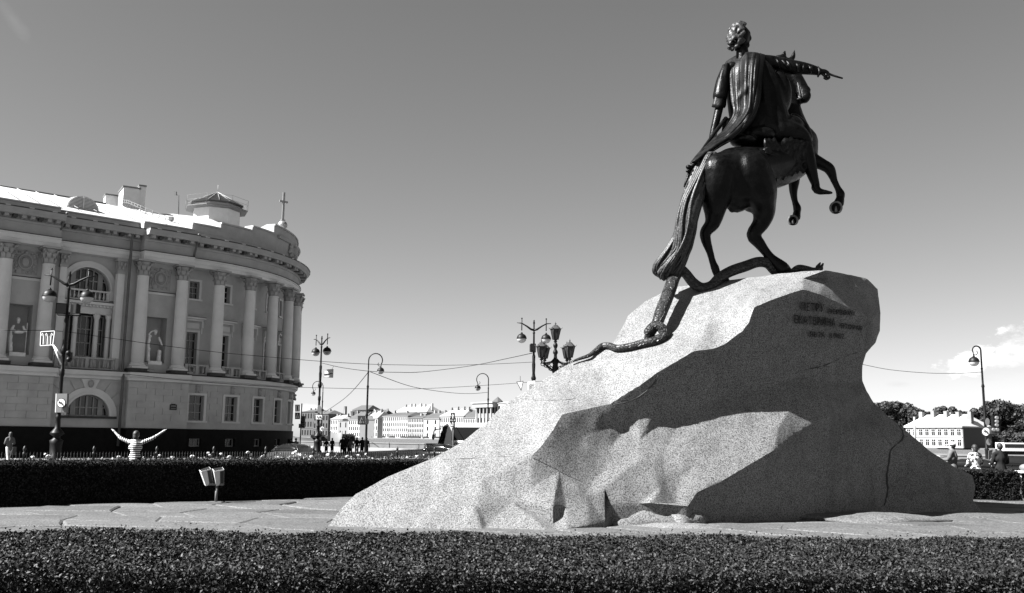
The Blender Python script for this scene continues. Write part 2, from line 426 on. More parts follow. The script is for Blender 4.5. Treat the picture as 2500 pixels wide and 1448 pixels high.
def finish_rock():
    bm = bmesh.new(); bm.from_mesh(rock_me)
    bmesh.ops.subdivide_edges(bm, edges=bm.edges, cuts=1, use_grid_fill=True)
    for _ in range(4):
        long_ = [e for e in bm.edges if e.calc_length() > .17]
        bmesh.ops.subdivide_edges(bm, edges=long_, cuts=1, use_grid_fill=True)
        bmesh.ops.triangulate(bm, faces=[f for f in bm.faces if len(f.verts) > 4])
    bmesh.ops.smooth_vert(bm, verts=bm.verts, factor=.22, use_axis_x=True, use_axis_y=True, use_axis_z=True)
    bm.to_mesh(rock_me); bm.free()
    md = rock.modifiers.new('s', 'SUBSURF'); md.subdivision_type = 'SIMPLE'; md.levels = 1; md.render_levels = 1
    tx = bpy.data.textures.new('rockbump', 'CLOUDS'); tx.noise_scale = .5; tx.noise_depth = 3
    tv = bpy.data.textures.new('rockchips', 'VORONOI'); tv.noise_scale = .42; tv.distance_metric = 'DISTANCE'
    dv = rock.modifiers.new('v', 'DISPLACE'); dv.texture = tv; dv.strength = .018; dv.mid_level = .4; dv.texture_coords = 'LOCAL'
    dm = rock.modifiers.new('d', 'DISPLACE'); dm.texture = tx; dm.strength = .022; dm.mid_level = .5; dm.texture_coords = 'LOCAL'
    apply_mods(rock)
    me = rock.data
    me.polygons.foreach_set('use_smooth', [True]*len(me.polygons))
    me.set_sharp_from_angle(angle=math.radians(38))
finish_rock()
# ---------------------------------------------------------------- bronze rider, horse and snake
def bronze(name, v, rough, patina=0.0, spec=.3, scale=6, bump=.25, bsc=30, strand=False, vor=False):
    m = bpy.data.materials.new(name); m.use_nodes = True; nt = m.node_tree; b = nt.nodes['Principled BSDF']
    t = nt.nodes.new('ShaderNodeTexCoord'); n = nt.nodes.new('ShaderNodeTexNoise'); n.inputs['Scale'].default_value = scale; n.inputs['Detail'].default_value = 6; n.inputs['Roughness'].default_value = .7
    nt.links.new(t.outputs['Object'], n.inputs['Vector'])
    r = nt.nodes.new('ShaderNodeValToRGB'); e = r.color_ramp.elements
    e[0].position = .35; e[0].color = (v, v, v, 1); e[1].position = .72; w = v+patina; e[1].color = (w, w, w, 1)
    nt.links.new(n.outputs[0], r.inputs[0]); nt.links.new(r.outputs[0], b.inputs['Base Color'])
    rr = nt.nodes.new('ShaderNodeMapRange'); rr.inputs[1].default_value = .3; rr.inputs[2].default_value = .7; rr.inputs[3].default_value = rough-.08; rr.inputs[4].default_value = rough+.16
    nt.links.new(n.outputs[0], rr.inputs[0]); nt.links.new(rr.outputs[0], b.inputs['Roughness'])
    b.inputs['Metallic'].default_value = .0; b.inputs['Specular IOR Level'].default_value = spec
    if vor:
        n2 = nt.nodes.new('ShaderNodeTexVoronoi'); n2.feature = 'DISTANCE_TO_EDGE'; n2.inputs['Scale'].default_value = 13; out = n2.outputs[0]
        mm = nt.nodes.new('ShaderNodeMapRange'); mm.inputs[2].default_value = .12; nt.links.new(out, mm.inputs[0]); out = mm.outputs[0]
    else:
        n2 = nt.nodes.new('ShaderNodeTexNoise'); n2.inputs['Scale'].default_value = bsc; n2.inputs['Detail'].default_value = 3; out = n2.outputs[0]
    nt.links.new(t.outputs['Object'], n2.inputs['Vector'])
    bp = nt.nodes.new('ShaderNodeBump'); bp.inputs['Strength'].default_value = bump; bp.inputs['Distance'].default_value = .03
    nt.links.new(out, bp.inputs['Height']); nt.links.new(bp.outputs[0], b.inputs['Normal'])
    return m
M_BRONZE = bronze('dark_bronze', .0005, .32, .003, .12)
M_TAIL = bronze('worn_bronze', .002, .38, .05, .22, scale=22)
M_CLOAK = bronze('cloak_bronze', .0012, .38, .008, .15)
M_SNAKE = bronze('scaled_bronze', .008, .42, .03, .3, bump=.9, vor=True)
M_SHOE = bronze('bare_bronze', .06, .35, .10)
SY = 21.0
STO = at(1850, 700, 21.2); STO.z = 0; STO = Vector((STO.x, 21.2, 5.0))
statue = thing('equestrian_statue', STO, 'dark bronze rider with outstretched arm on a rearing horse, on top of the boulder', 'statue')
SDY = (rock_depth(1762, 690) or 21) - 20.95
def chain(mb, pts, n=14, k=3):
    """tapered limb through (px, py, Y, radius in px)"""
    sm = [(q[0], q[1], q[2]+SDY, q[3]) for q in catmull(pts, k)]
    mb.tube([at(p[0], p[1], p[2]) for p in sm], [max(.004, p[3]*p[2]/FPX) for p in sm], n)
    for p in (sm[0], sm[-1]):
        r = p[3]*p[2]/FPX
        if r > .02: mb.ball(at(p[0], p[1], p[2]), r, n, 8)
def egg(mb, px, py, Y, rx, ry=None, rd=None, tilt=0):
    Y += SDY; k = Y/FPX; ry = ry or rx; rd = rd or rx
    mb.ball(at(px, py, Y), (rx*k, rd*k, ry*k), 18, 12, Matrix.Rotation(tilt, 3, 'Y'))
def fuse(mb, name, material, parent, vox=.035, smooth=6):
    o = mb.build(name, material, parent)
    r = o.modifiers.new('r', 'REMESH'); r.mode = 'VOXEL'; r.voxel_size = vox; r.use_smooth_shade = True
    if smooth: s = o.modifiers.new('s', 'SMOOTH'); s.iterations = smooth; s.factor = .5
    apply_mods(o); o.data.polygons.foreach_set('use_smooth', [True]*len(o.data.polygons))
    if not o.data.materials: o.data.materials.append(material)
    return o
LY = 20.95; RY_ = 21.25
h = MB()
chain(h, [(1768,428,20.85,60),(1795,424,21.05,67),(1845,413,21.5,59),(1890,402,22.0,60),(1938,380,22.5,56),(1952,350,22.8,46)], 20)
chain(h, [(1752,420,20.65,48),(1750,455,20.7,46),(1746,492,20.8,36),(1744,524,20.9,25),(1738,548,20.9,19),(1722,567,LY,14.5),(1724,588,LY,13),(1733,615,LY,9.5),(1740,640,LY,9),(1746,655,LY,11),(1750,668,LY,10),(1757,678,LY,11)])
chain(h, [(1826,420,20.8,56),(1850,462,20.9,50),(1862,500,21.1,34),(1864,525,21.2,27),(1856,548,RY_,21),(1838,574,RY_,17),(1852,592,RY_,15),(1867,612,RY_,12),(1882,630,RY_,12),(1898,644,RY_,15),(1910,654,RY_,17)])
chain(h, [(1800,455,20.9,52),(1800,482,21.0,38)]); egg(h, 1787, 513, 21.0, 9, 7); egg(h, 1800, 514, 21.0, 9, 6); egg(h, 1838, 495, 21.2, 30, 25)
chain(h, [(1955,385,22.4,36),(1985,392,22.3,20),(2008,402,22.25,15),(2026,414,22.2,14),(2036,440,22.2,9),(2046,461,22.2,8.5),(2052,474,22.2,11.5),(2051,486,22.2,10)])
chain(h, [(1930,405,22.9,26),(1938,438,23.0,16),(1937,468,23.0,10.5),(1941,493,23.0,8),(1946,507,23.0,10.5),(1946,520,23.0,9.5)])
chain(h, [(1948,350,22.8,44),(1928,292,23.0,36),(1916,235,23.2,32),(1913,190,23.3,29),(1918,165,23.3,23)])
chain(h, [(1922,162,23.3,22),(1936,190,23.2,23),(1952,212,23.1,20),(1962,228,23.0,17),(1964,240,22.95,14)])
egg(h, 1932, 208, 23.2, 19, 20); egg(h, 1953, 247, 23.0, 9, 6); egg(h, 1970, 234, 22.9, 11, 14); egg(h, 1974, 220, 22.95, 6, 10)
for xs in ([(1912,148),(1914,134),(1917,122)], [(1929,150),(1937,137),(1940,121)]):
    chain(h, [(x, y, 23.3, r) for (x, y), r in zip(xs, (8, 6.5, 1.8))], 8)
horse = fuse(h, 'horse', M_BRONZE, statue)
# hooves and shoes
def hoof(c, r, L, ax, shoe=True):
    """hoof: flared truncated cone from the fetlock; ax points out of the sole"""
    ax = Vector(ax).normalized(); mb = MB()
    mb.lathe([(r*.55, -L), (r*.80, -L*.55), (r*.98, -.03), (r*.96, 0), (r*.75, .004), (r*.6, -.03)], c, 18, True, ax)
    mb.build('hoof', M_BRONZE, statue)
    if shoe:
        s = MB(); q = ax.to_track_quat('Z', 'Y').to_matrix(); pts = []
        for k in range(15):
            a = PI*(1.5-.80)+PI*1.6*k/14 if False else (-PI/2+.55)+(2*PI-1.1)*k/14
            pts.append(Vector(c)+q @ Vector((math.cos(a)*r*.80, math.sin(a)*r*.88, .012)))
        s.tube(pts, .024, 6); s.build('horseshoe', M_SHOE, statue)
        f = MB(); f.tube([Vector(c)+q @ Vector((0, -r*.65, -.005)), Vector(c)+q @ Vector((0, r*.2, -.002))], [r*.26, .02], 6); f.build('frog', M_SHOE, statue)
hoof(at(2041, 507, 22.05+SDY), .165, .22, (-.25, -.9, -.25)); hoof(at(1936, 538, 22.85+SDY), .14, .2, (-.35, -.85, -.30))
for q_ in ([(2052,482,22.2,10),(2048,496,22.15,13)], [(1946,516,23.0,9),(1944,530,22.95,11)]):
    f = MB(); chain(f, q_); fuse(f, 'pastern', M_BRONZE, statue, .03, 3)
hoof(at(1768, 688, 21.05+SDY), .13, .2, (.1, .05, -1), False); hoof(at(1918, 676, 21.35+SDY), .21, .28, (.15, .0, -1), False)
# tail
tl = MB(); TR = random.Random(3)
edges = [(374, 1722, 1750), (392, 1704, 1752), (420, 1690, 1740), (455, 1674, 1726), (490, 1661, 1712), (530, 1652, 1708), (570, 1645, 1701), (600, 1634, 1695), (625, 1618, 1686), (650, 1600, 1671), (668, 1594, 1655), (682, 1606, 1640)]
clumps = [(TR.uniform(-1, 1), TR.uniform(0, 6.3), TR.uniform(2, 9), TR.choice((0, 0, 1, 1, 2, 3))) for _ in range(17)]
for k in range(150):
    t0, ph, amp, ec = clumps[k % 17]; t = max(-1, min(1, t0+TR.gauss(0, .13))); lay_ = TR.uniform(0, 1)*(.4+.6*((k % 17) % 3)/2); ph += TR.gauss(0, .12); end = len(edges) - min(3, max(0, ec+TR.choice((-1, 0, 0, 1)))); pts = []
    for i, (y, a, b) in enumerate(edges[:end]):
        c, w = (a+b)/2, (b-a)/2*.88; f_ = i/len(edges)
        tt = t*(1+.1*math.sin(ph+f_*4)); x = c+max(-1, min(1, tt))*w+amp*math.sin(ph+f_*9)*min(1, f_*2)
        yy = y + (t*.5+.2)*14*max(0, f_-.55)*2
        Y = 20.62 + .22*(1-math.sqrt(max(0, 1-t*t))) - .13*lay_ - .25*math.sin(f_*3)*.6 + (0 if f_ < .6 else (f_-.6)*.5)
        pts.append((x, yy, Y, TR.uniform(2.6, 4.6)*(1 if i < end-1 else .5)))
    chain(tl, pts, 7, 3)
chain(tl, [(1737,385,20.75,12),(1718,425,20.7,20),(1697,480,20.6,24),(1680,540,20.55,24),(1668,600,20.65,24),(1645,640,20.75,24),(1628,662,20.8,16)], 12)
tail = tl.build('tail', M_TAIL, statue); tail['label'] = 'long wavy tail with a blunt cut end'
# rider
r = MB()
chain(r, [(1885,318,21.95,50),(1876,262,21.95,44),(1868,205,21.95,38),(1852,168,21.95,28),(1822,152,21.9,22)], 18)
egg(r, 1900, 230, 22.1, 34, 60); egg(r, 1902, 318, 22.0, 48, 36); egg(r, 1788, 165, 21.9, 18, 14)
chain(r, [(1895,322,21.85,42),(1935,328,21.85,34),(1958,340,21.85,23),(1968,368,21.85,19),(1976,400,21.85,17),(1985,432,21.85,13),(1992,452,21.85,10)])
chain(r, [(1991,458,21.85,11),(1999,467,21.82,9),(2014,469,21.8,6.5),(2030,471,21.8,4)]); egg(r, 1991, 469, 21.85, 5, 4)
chain(r, [(1908,160,22.1,17),(1935,164,22.1,18.5),(1962,167,22.1,16),(1984,171,22.1,13),(1999,175,22.1,10.5)]); chain(r, [(1852,148,22.0,16),(1880,152,22.1,18),(1910,158,22.1,19)])
chain(r, [(1773,166,21.85,12),(1764,200,21.8,17),(1758,235,21.75,19)])
chain(r, [(1813,150,21.9,18),(1812,122,21.9,15.5)]); chain(r, [(1788,172,21.95,16),(1790,215,21.98,18),(1796,262,21.95,20),(1806,300,21.9,24)]); chain(r, [(1862,262,21.9,30),(1842,300,21.75,34),(1826,328,21.5,24)]); egg(r, 1850, 334, 21.6, 46, 24); egg(r, 1815, 345, 21.3, 34, 15)
egg(r, 1811, 88, 21.9, 20, 28, 20); egg(r, 1822, 84, 21.9, 11, 14); chain(r, [(1827,86,21.9,5),(1833,94,21.9,3.5),(1829,99,21.9,3)]); egg(r, 1828, 103, 21.9, 3.5, 2.6); egg(r, 1824, 111, 21.9, 7.5, 6); egg(r, 1827, 80, 21.9, 6, 3)
chain(r, [(1938,292,22.2,16),(1958,312,22.1,18),(1968,338,21.95,17)]); egg(r, 1925, 310, 22.0, 38, 30)
rider = fuse(r, 'rider', M_BRONZE, statue, .026, 4); rider['label'] = 'man seen from behind, seated, looking right'
hd = MB()
chain(hd, [(2001,175,22.1,7.5),(2012,176,22.1,7.5),(2019,179,22.1,6.5)], 10)
chain(hd, [(2018,178,22.08,3.6),(2030,183,22.05,3.2),(2042,187,22.0,2.9),(2056,191,21.95,2.6)], 8)
for i, (dx, dy, dd) in enumerate(((0, 3, -.03), (-2, 5, .05), (-4, 6, .12))): chain(hd, [(2017+dx,180+dy,22.08+dd,3.4),(2025+dx,185+dy,22.06+dd,3.2),(2022+dx,190+dy*.6,22.08+dd,3),(2016+dx,188+dy*.5,22.1+dd,2.6)], 8)
chain(hd, [(2006,179,22.02,3.4),(2014,187,22.0,3),(2021,191,22.0,2.6)], 8)
fuse(hd, 'hand', M_BRONZE, statue, .012, 2)
cuff = MB(); HR = random.Random(5)
for i in range(9):
    a = (i+HR.uniform(-.3,.3))/9; x = 1892+a*105; y = 157+a*17; rr = 19-8.5*a; dx = HR.uniform(-16, 14); chain(cuff, [(x, y-rr*.85, 21.98, 1.6), (x+4+dx*.5, y-rr*.25, 21.88, 3.4), (x+6+dx, y+rr*.7, 22.0, 1.4)], 6)
chain(cuff, [(1997,164,22.05,3.5),(2001,175,21.98,3.8),(1997,187,22.05,3.2)], 6)
fuse(cuff, 'sleeve_folds', M_CLOAK, statue, .02, 3)
hr = MB()
for k in range(110):
    a = HR.uniform(0, 2*PI); u = HR.uniform(-.45, 1)
    d = Vector((math.cos(a)*math.sqrt(1-u*u), math.sin(a)*math.sqrt(1-u*u), u))
    if d.x > .45 and u < .75: continue
    px = 1803+d.x*25; py = 88-d.z*31; Y = 21.9+d.y*.22
    g_ = HR.uniform(.6, 1); chain(hr, [(px+4, py-4, Y, 4.2*g_), (px-1, py+1, Y, 5.6*g_), (px-5, py+6, Y, 2.4*g_)], 7, 2)
for k in range(30):
    x = 1780+HR.uniform(0, 26); y = 106+HR.uniform(-10, 17); egg(hr, x, y, 21.9+HR.uniform(-.18, .15), HR.uniform(3.5, 6.5))
for k in range(18):
    x = HR.uniform(1790, 1820); chain(hr, [(x-6, 84-(x-1790)*.3, 21.8+HR.uniform(-.05, .3), 4), (x-2, 70-(x-1790)*.3, 21.85, 4.5), (x+4, 60+HR.uniform(-4, 4)-(x-1790)*.05, 21.9, 1.6)], 6, 2)
hair = fuse(hr, 'hair', M_TAIL, statue, .02, 1); hair['label'] = 'curly hair with a laurel wreath'
# sleeve of the hanging left arm, sword
sl = MB(); P_ = []
for i, (x0, y0, x1, y1) in enumerate(((1764,158,1778,153),(1757,180,1778,182),(1751,205,1776,210),(1745,230,1774,236),(1740,252,1772,258),(1737,261,1769,264))):
    row = []
    for k in range(28):
        a = 2*PI*k/28; cx, cy = (x0+x1)/2, (y0+y1)/2; w = (x1-x0)/2*(1+.07*math.sin(a*5+i*.5))
        row.append(at(cx+w*math.cos(a), cy+(y1-y0)/2*math.cos(a), 21.75+SDY+w*1.0*math.sin(a)*21.8/FPX))
    P_.append(row)
sl.grid(P_, True, True); slv = sl.build('sleeve', M_CLOAK, statue); s_ = slv.modifiers.new('s', 'SOLIDIFY'); s_.thickness = .035; s_.offset = 1; apply_mods(slv)
fa = MB(); chain(fa, [(1757,258,21.75,11),(1751,285,21.72,10.5),(1744,315,21.7,10),(1739,340,21.7,9.5)]); fuse(fa, 'forearm', M_BRONZE, statue, .03, 3)
sw = MB(); chain(sw, [(1772,290,21.5,6),(1745,325,21.3,5),(1712,372,20.95,5),(1688,410,20.7,4.5),(1671,455,20.55,2.5)], 8); egg(sw, 1681, 408, 20.62, 7, 6); egg(sw, 1679, 418, 20.6, 5, 4); sw.build('scabbard', M_BRONZE, statue)
pn = MB(); pn.hexa([at(x, y, Y+SDY) for x, y, Y in ((1767,290,21.7),(1790,286,21.7),(1790,286,21.8),(1767,290,21.8),(1760,328,21.7),(1778,320,21.7),(1778,320,21.8),(1760,328,21.8))]); pn.build('coat_skirt', M_CLOAK, statue)
# cloak: folds fan out from the right shoulder
Lp = [(1770,154),(1774,180),(1780,215),(1786,250),(1790,282),(1764,322),(1738,342),(1708,372),(1686,402)]
Rp = [(1866,134),(1862,165),(1859,200),(1856,232),(1849,262),(1834,290),(1800,327),(1756,353),(1698,392)]
Ls = catmull(Lp, 6); Rs = catmull(Rp, 6); NJ = 72; G_ = []
def fold(t, f):
    v = 0
    for c, w, a, dr, ph in ((.06,.03,.9,.02,0),(.25,.075,.9,.07,1),(.44,.03,.8,-.03,2),(.53,.022,1.3,.02,3),(.63,.018,1.1,-.02,4),(.70,.03,1.5,.015,5),(.82,.022,1.2,-.02,.5),(.94,.05,1.3,.0,2.5)):
        c = c+dr*math.sin(f*4+ph); v += a*(.55+.45*math.sin(f*5.5+ph*1.7))*math.exp(-(abs(t-c)/w)**1.5)
    for x0, f0, sl, a in ((.8, .62, .35, .9), (.55, .72, .30, .8), (.9, .80, .2, .8), (.3, .30, -.25, .7), (.18, .55, .3, .6)):      # short cross folds
        v += a*math.exp(-((f-f0-sl*(t-x0))/.028)**2-((t-x0)/.20)**2)
    return v
for i, (L, R) in enumerate(zip(Ls, Rs)):
    f_ = i/(len(Ls)-1); row = []
    for j in range(NJ):
        t = j/(NJ-1); te = t**(1/(1+1.1*(1-f_)**1.5))
        x = L[0]+(R[0]-L[0])*te; y = L[1]+(R[1]-L[1])*te
        arch = -14*math.sin(PI*te)*max(0, 1-f_*3.5); y += arch
        base = 21.80-.36*math.sin(PI*te**2.1)*(1-f_*.5)-.10*te
        base += -(f_**2)*1.05 if f_ < 1 else -1.05
        base += .35*max(0, 1-f_*6)**2
        amp = .10*min(1, .35+f_*1.6)*(1-.5*max(0, f_-.75)*4)
        Y = base - amp*fold(t, f_)+.02*math.sin(te*31+f_*7)
        row.append(at(x, y, Y+SDY))
    G_.append(row)
ck = MB(); ck.grid(G_); cloak = ck.build('cloak', M_CLOAK, statue)
s_ = cloak.modifiers.new('s', 'SOLIDIFY'); s_.thickness = .04; s_.offset = -1; ss = cloak.modifiers.new('u', 'SUBSURF'); ss.levels = 1; apply_mods(cloak)
cloak.data.polygons.foreach_set('use_smooth', [True]*len(cloak.data.polygons)); cloak['label'] = 'draped cloak with deep folds down the back'
hm = MB()   # hem curling under and the fur saddle cloth
chain(hm, [(1850,262,21.55,5),(1834,292,21.4,6),(1800,328,21.2,7),(1756,354,20.95,7),(1712,384,20.75,6),(1690,404,20.65,4)], 8); hm.build('cloak_hem', M_CLOAK, statue)
sc = MB(); SR = random.Random(9)
for k in range(300):
    u = SR.uniform(0, 1); v = SR.uniform(0, 1); x = 1866+u*112; y = 336+v*(92-40*abs(u-.35)); Y = 21.12+u*.62+.12*v
    chain(sc, [(x, y, Y+.05, 5), (x+2, y+8, Y, 6), (x+1, y+15, Y+.04, 2.5)], 6, 2)
for (x, y) in ((1866,366),(1872,362),(1870,374),(1877,370)): chain(sc, [(x, y, 21.0, 5), (x+9, y+2, 20.98, 3.5), (x+13, y+8, 20.98, 1.5)], 6, 2)
chain(sc, [(1896,402,21.3,5),(1896,430,21.3,4),(1890,450,21.3,7),(1887,470,21.3,4)], 8)
fuse(sc, 'fur_saddle_cloth', M_BRONZE, statue, .03, 1)
br = MB()
chain(br, [(1932,236,22.95,2.5),(1942,243,22.9,2.5),(1955,240,22.85,2.5)], 6); chain(br, [(1932,240,22.95,1.5),(1918,268,22.7,1.5),(1905,290,22.4,1.5)], 6)
chain(br, [(1946,190,23.0,2),(1950,214,22.9,2),(1955,240,22.85,2.2)], 6); br.build('bridle', M_TAIL, statue)
mn = MB()
for k in range(34):
    u = k/33; x = 1898+SR.uniform(-6, 6)+6*math.sin(u*6); y = 140+u*120; chain(mn, [(x+8, y-4, 23.2, 6), (x-4, y+8, 23.0, 6), (x-7+SR.uniform(-4, 4), y+22, 23.0, 3)], 6, 2)
for k in range(8): chain(mn, [(1915+k*2, 146, 23.2, 5), (1903+k, 138+k, 23.2, 5.5), (1893+k*2, 139+k*2, 23.2, 3)], 6, 2)
fuse(mn, 'mane', M_BRONZE, statue, .028, 1)
# snake
def rdp(px, py, off=.06):
    d = rock_depth(px, py); return (d or 21.5)-off-SDY
sn = MB(); pts = []
for (x, y, r_) in ((1394,884,2),(1412,877,3.5),(1438,868,5),(1456,855,6.5),(1470,845,7.5),(1487,844,8),(1505,850,8.5),(1530,848,9.5),(1565,840,10.5),(1598,832,11),(1616,824,12)): pts.append((x, y, rdp(x, y+4, .10), r_))
Yc = rdp(1605, 825, .15)
for (x, y, d, r_) in ((1616,808,0,12),(1600,797,.02,12),(1584,803,.0,12),(1581,818,-.1,11),(1590,826,.25,10)): pass
up = []
for (x, y, Y, r_) in ((1622,815,Yc,12.5),(1612,798,Yc+.02,12.5),(1596,797,Yc+.05,12),(1583,810,Yc+.02,11.5)): pts.append((x, y, Y, r_))
sn_a = pts
b_ = [(1583,826,Yc+.22,11),(1592,806,Yc+.12,12.5),(1604,790,Yc+.1,14),(1613,765,Yc+.25,15.5),(1625,735,Yc+.6,16),(1636,705,Yc+.95,16),(1646,678,20.7,15),(1660,660,20.75,14),(1674,668,20.75,12.5),(1692,690,20.8,13),(1714,703,20.8,13),(1738,697,20.85,13),(1757,678,20.85,13),(1785,662,20.95,13.5),(1820,650,21.1,13.5),(1850,640,21.2,13),(1874,643,21.3,13),(1890,660,21.35,12),(1905,672,21.45,10)]
chain(sn, sn_a, 14, 5); chain(sn, b_, 14, 5)
chain(sn, [(1930,676,21.5,8),(1937,663,21.5,8.5),(1950,655,21.5,9),(1968,657,21.5,8.5),(1985,661,21.5,8),(1997,659,21.5,8),(2003,655,21.5,7)], 12, 4)
chain(sn, [(2000,656,21.5,6),(2006,650,21.5,4),(2010,643,21.5,2)], 8, 3); chain(sn, [(1996,652,21.5,5),(2000,646,21.5,3.5),(2003,641,21.5,1.6)], 8, 3)
snake = sn.build('snake', M_SNAKE, statue); snake['label'] = 'trampled bronze snake with coiled tail'
# cracks in the boulder
def crack(pts, w, off=.004):
    c = MB(); q = catmull([(x, y, 0) for x, y in pts], 4); P = [(x, y) for x, y, _ in q]; top = []; bot = []
    for i, (x, y) in enumerate(P):
        d = rock_depth(x, y)
        if d is None: continue
        k = w*(.4+.6*math.sin(PI*i/(len(P)-1)))*(1+.4*math.sin(i*2.7)); jx = 1.2*math.sin(i*3.1)
        top.append(at(x+jx-k*.5, y-k, d-.045)); bot.append(at(x+jx+k*.5, y+k, d-.045))
    if len(top) > 2: c.tube([(a+b)/2+Vector((0, .04, 0)) for a, b in zip(top, bot)], [w*.0095*(.5+.5*math.sin(PI*i/(len(top)-1))) for i in range(len(top))], 5); c.build('crack', M_CRACK, monument_rock)
crack([(1498,988),(1535,980),(1570,962),(1600,932),(1607,915)], 1.6); crack([(1240,985),(1300,978),(1380,976),(1440,968),(1490,972)], .6)
crack([(2122,965),(2140,985),(2170,1015),(2200,1045),(2205,1070),(2190,1085)], 3.2); crack([(2190,1085),(2175,1100),(2172,1120),(2166,1160),(2168,1200),(2160,1235)], 3.4)
crack([(1300,1117),(1350,1142),(1400,1168),(1440,1182),(1470,1190)], .8); crack([(1080,1122),(1150,1119),(1220,1115),(1290,1117)], .5); crack([(1955,905),(2010,893),(2060,872),(2100,858)], 1.4)
crack([(2150,1050),(2170,1080),(2180,1088)],1.6)
# inscription
def inscr(txt, px0, px1, pybase0, pybase1, hpx):
    cu = bpy.data.curves.new('inscription', 'FONT'); cu.body = txt; cu.size = 1; cu.extrude = .01; cu.offset = .0; cu.space_character = 1.12
    o = link(bpy.data.objects.new('inscription', cu)); me = bpy.data.meshes.new_from_object(o.evaluated_get(bpy.context.evaluated_depsgraph_get()))
    bpy.data.objects.remove(o); bpy.data.curves.remove(cu)
    w = max(v.co.x for v in me.vertices); w0 = min(v.co.x for v in me.vertices); hh = max(v.co.y for v in me.vertices)
    for v in me.vertices:
        x = (v.co.x-w0)/(w-w0); y = v.co.y/hh; px = px0+(px1-px0)*x; py = pybase0+(pybase1-pybase0)*x-hpx*y
        v.co = at(px, py, (rock_depth(px, py) or 20)-.06-v.co.z*1.5)-RO
    me.materials.append(M_BRONZE); ob = link(bpy.data.objects.new('inscription', me)); ob.parent = monument_rock; ob['label'] = 'raised dark lettering'
inscr('ПЕТРУ', 1957, 2012, 758, 762, 20); inscr('первому'.upper(), 2023, 2088, 766, 771, 12)
inscr('ЕКАТЕРИНА', 1941, 2040, 789, 798, 20); inscr('ВТОРАЯ', 2054, 2105, 801, 808, 12)
inscr('ЛѢТА', 1976, 2014, 822, 824, 13); inscr('1782.', 2029, 2066, 825, 827, 12)
# ---------------------------------------------------------------- ground, court, river
NR = np.random.default_rng(11)
def struct(mb, name, m, label=None): o = mb.build(name, m); o['kind'] = 'structure'; return o
M_ASPH = mat('pale_asphalt', .17, .9, var=.12, scale=.7, bump=.15, bscale=30)
M_EARTH = mat('earth', .05, .95, var=.3, scale=2)
M_PARA = mat('quay_granite', .075, .85, var=.2, scale=1.2, bump=.2)
M_JOINT = mat('joint_dirt', .035, .95, var=.2, scale=5)
mw_ = bpy.data.materials.new('river_water'); mw_.use_nodes = True; b_ = mw_.node_tree.nodes['Principled BSDF']; b_.inputs['Base Color'].default_value = (.05, .05, .05, 1); b_.inputs['Roughness'].default_value = .22
n_ = mw_.node_tree.nodes.new('ShaderNodeTexNoise'); n_.inputs['Scale'].default_value = .9; n_.inputs['Detail'].default_value = 5; t_ = mw_.node_tree.nodes.new('ShaderNodeTexCoord'); mw_.node_tree.links.new(t_.outputs['Object'], n_.inputs['Vector'])
bp_ = mw_.node_tree.nodes.new('ShaderNodeBump'); bp_.inputs['Strength'].default_value = .8; bp_.inputs['Distance'].default_value = .25; mw_.node_tree.links.new(n_.outputs[0], bp_.inputs['Height']); mw_.node_tree.links.new(bp_.outputs[0], b_.inputs['Normal'])
Q0 = Vector((-10.9, 100, 0)); QD = Vector((.70, -.714, 0)).normalized(); QN = Vector((-QD.y, QD.x, 0))   # near quay line, QN towards the river
if QN.y < 0: QN = -QN
def qp(a, b, z): v = Q0+QD*a+QN*b; return Vector((v.x, v.y, z))
GZ = -.35
g = MB(); g.add([qp(-900, 0, GZ), qp(-900, -900, GZ), qp(600, -900, GZ), qp(600, 0, GZ)], [(0, 1, 2, 3)]); struct(g, 'ground', M_ASPH)
g = MB(); g.add([qp(-3000, 1, -2), qp(3000, 1, -2), qp(3000, 5000, -2), qp(-3000, 5000, -2)], [(0, 1, 2, 3)]); struct(g, 'river', mw_)
pvt = MB(); pvt.add([qp(-400, -16, GZ+.004), qp(400, -16, GZ+.004), qp(400, -.2, .42), qp(-400, -.2, .42)], [(0, 1, 2, 3)]); struct(pvt, 'quay_pavement', M_ASPH)
w_ = MB(); w_.hexa([qp(-400, 0, -3), qp(400, 0, -3), qp(400, 1.2, -3), qp(-400, 1.2, -3), qp(-400, 0, .43), qp(400, 0, .43), qp(400, 1.2, .43), qp(-400, 1.2, .43)]); struct(w_, 'quay_wall', M_PARA)
par = thing('quay_parapet', qp(10, .3, .43), 'long low granite parapet along the near river bank', 'parapet')
blk = MB(); blk.hexa([Vector(p) for p in ((-2.93, -.2, 0), (2.93, -.2, 0), (2.93, .2, 0), (-2.93, .2, 0), (-2.93, -.2, .44), (2.93, -.2, .44), (2.93, .2, .44), (-2.93, .2, .44))]); blk.hexa([Vector(p) for p in ((-2.95, -.26, .44), (2.95, -.26, .44), (2.95, .26, .44), (-2.95, .26, .44), (-2.95, -.22, .56), (2.95, -.22, .56), (2.95, .22, .56), (-2.95, .22, .56))])
qa = math.atan2(QD.y, QD.x)
b0_ = None
for k in range(-8, 26):
    if b0_ is None:
        ob = blk.build('granite_block', M_PARA); ORG.pop(ob.name); b0_ = ob.data; ob.parent = par
    else: ob = link(bpy.data.objects.new('granite_block', b0_)); ob.parent = par
    v = QD*(k*6.0-10); ob.matrix_local = Matrix.Translation(v) @ Matrix.Rotation(qa, 4, 'Z')
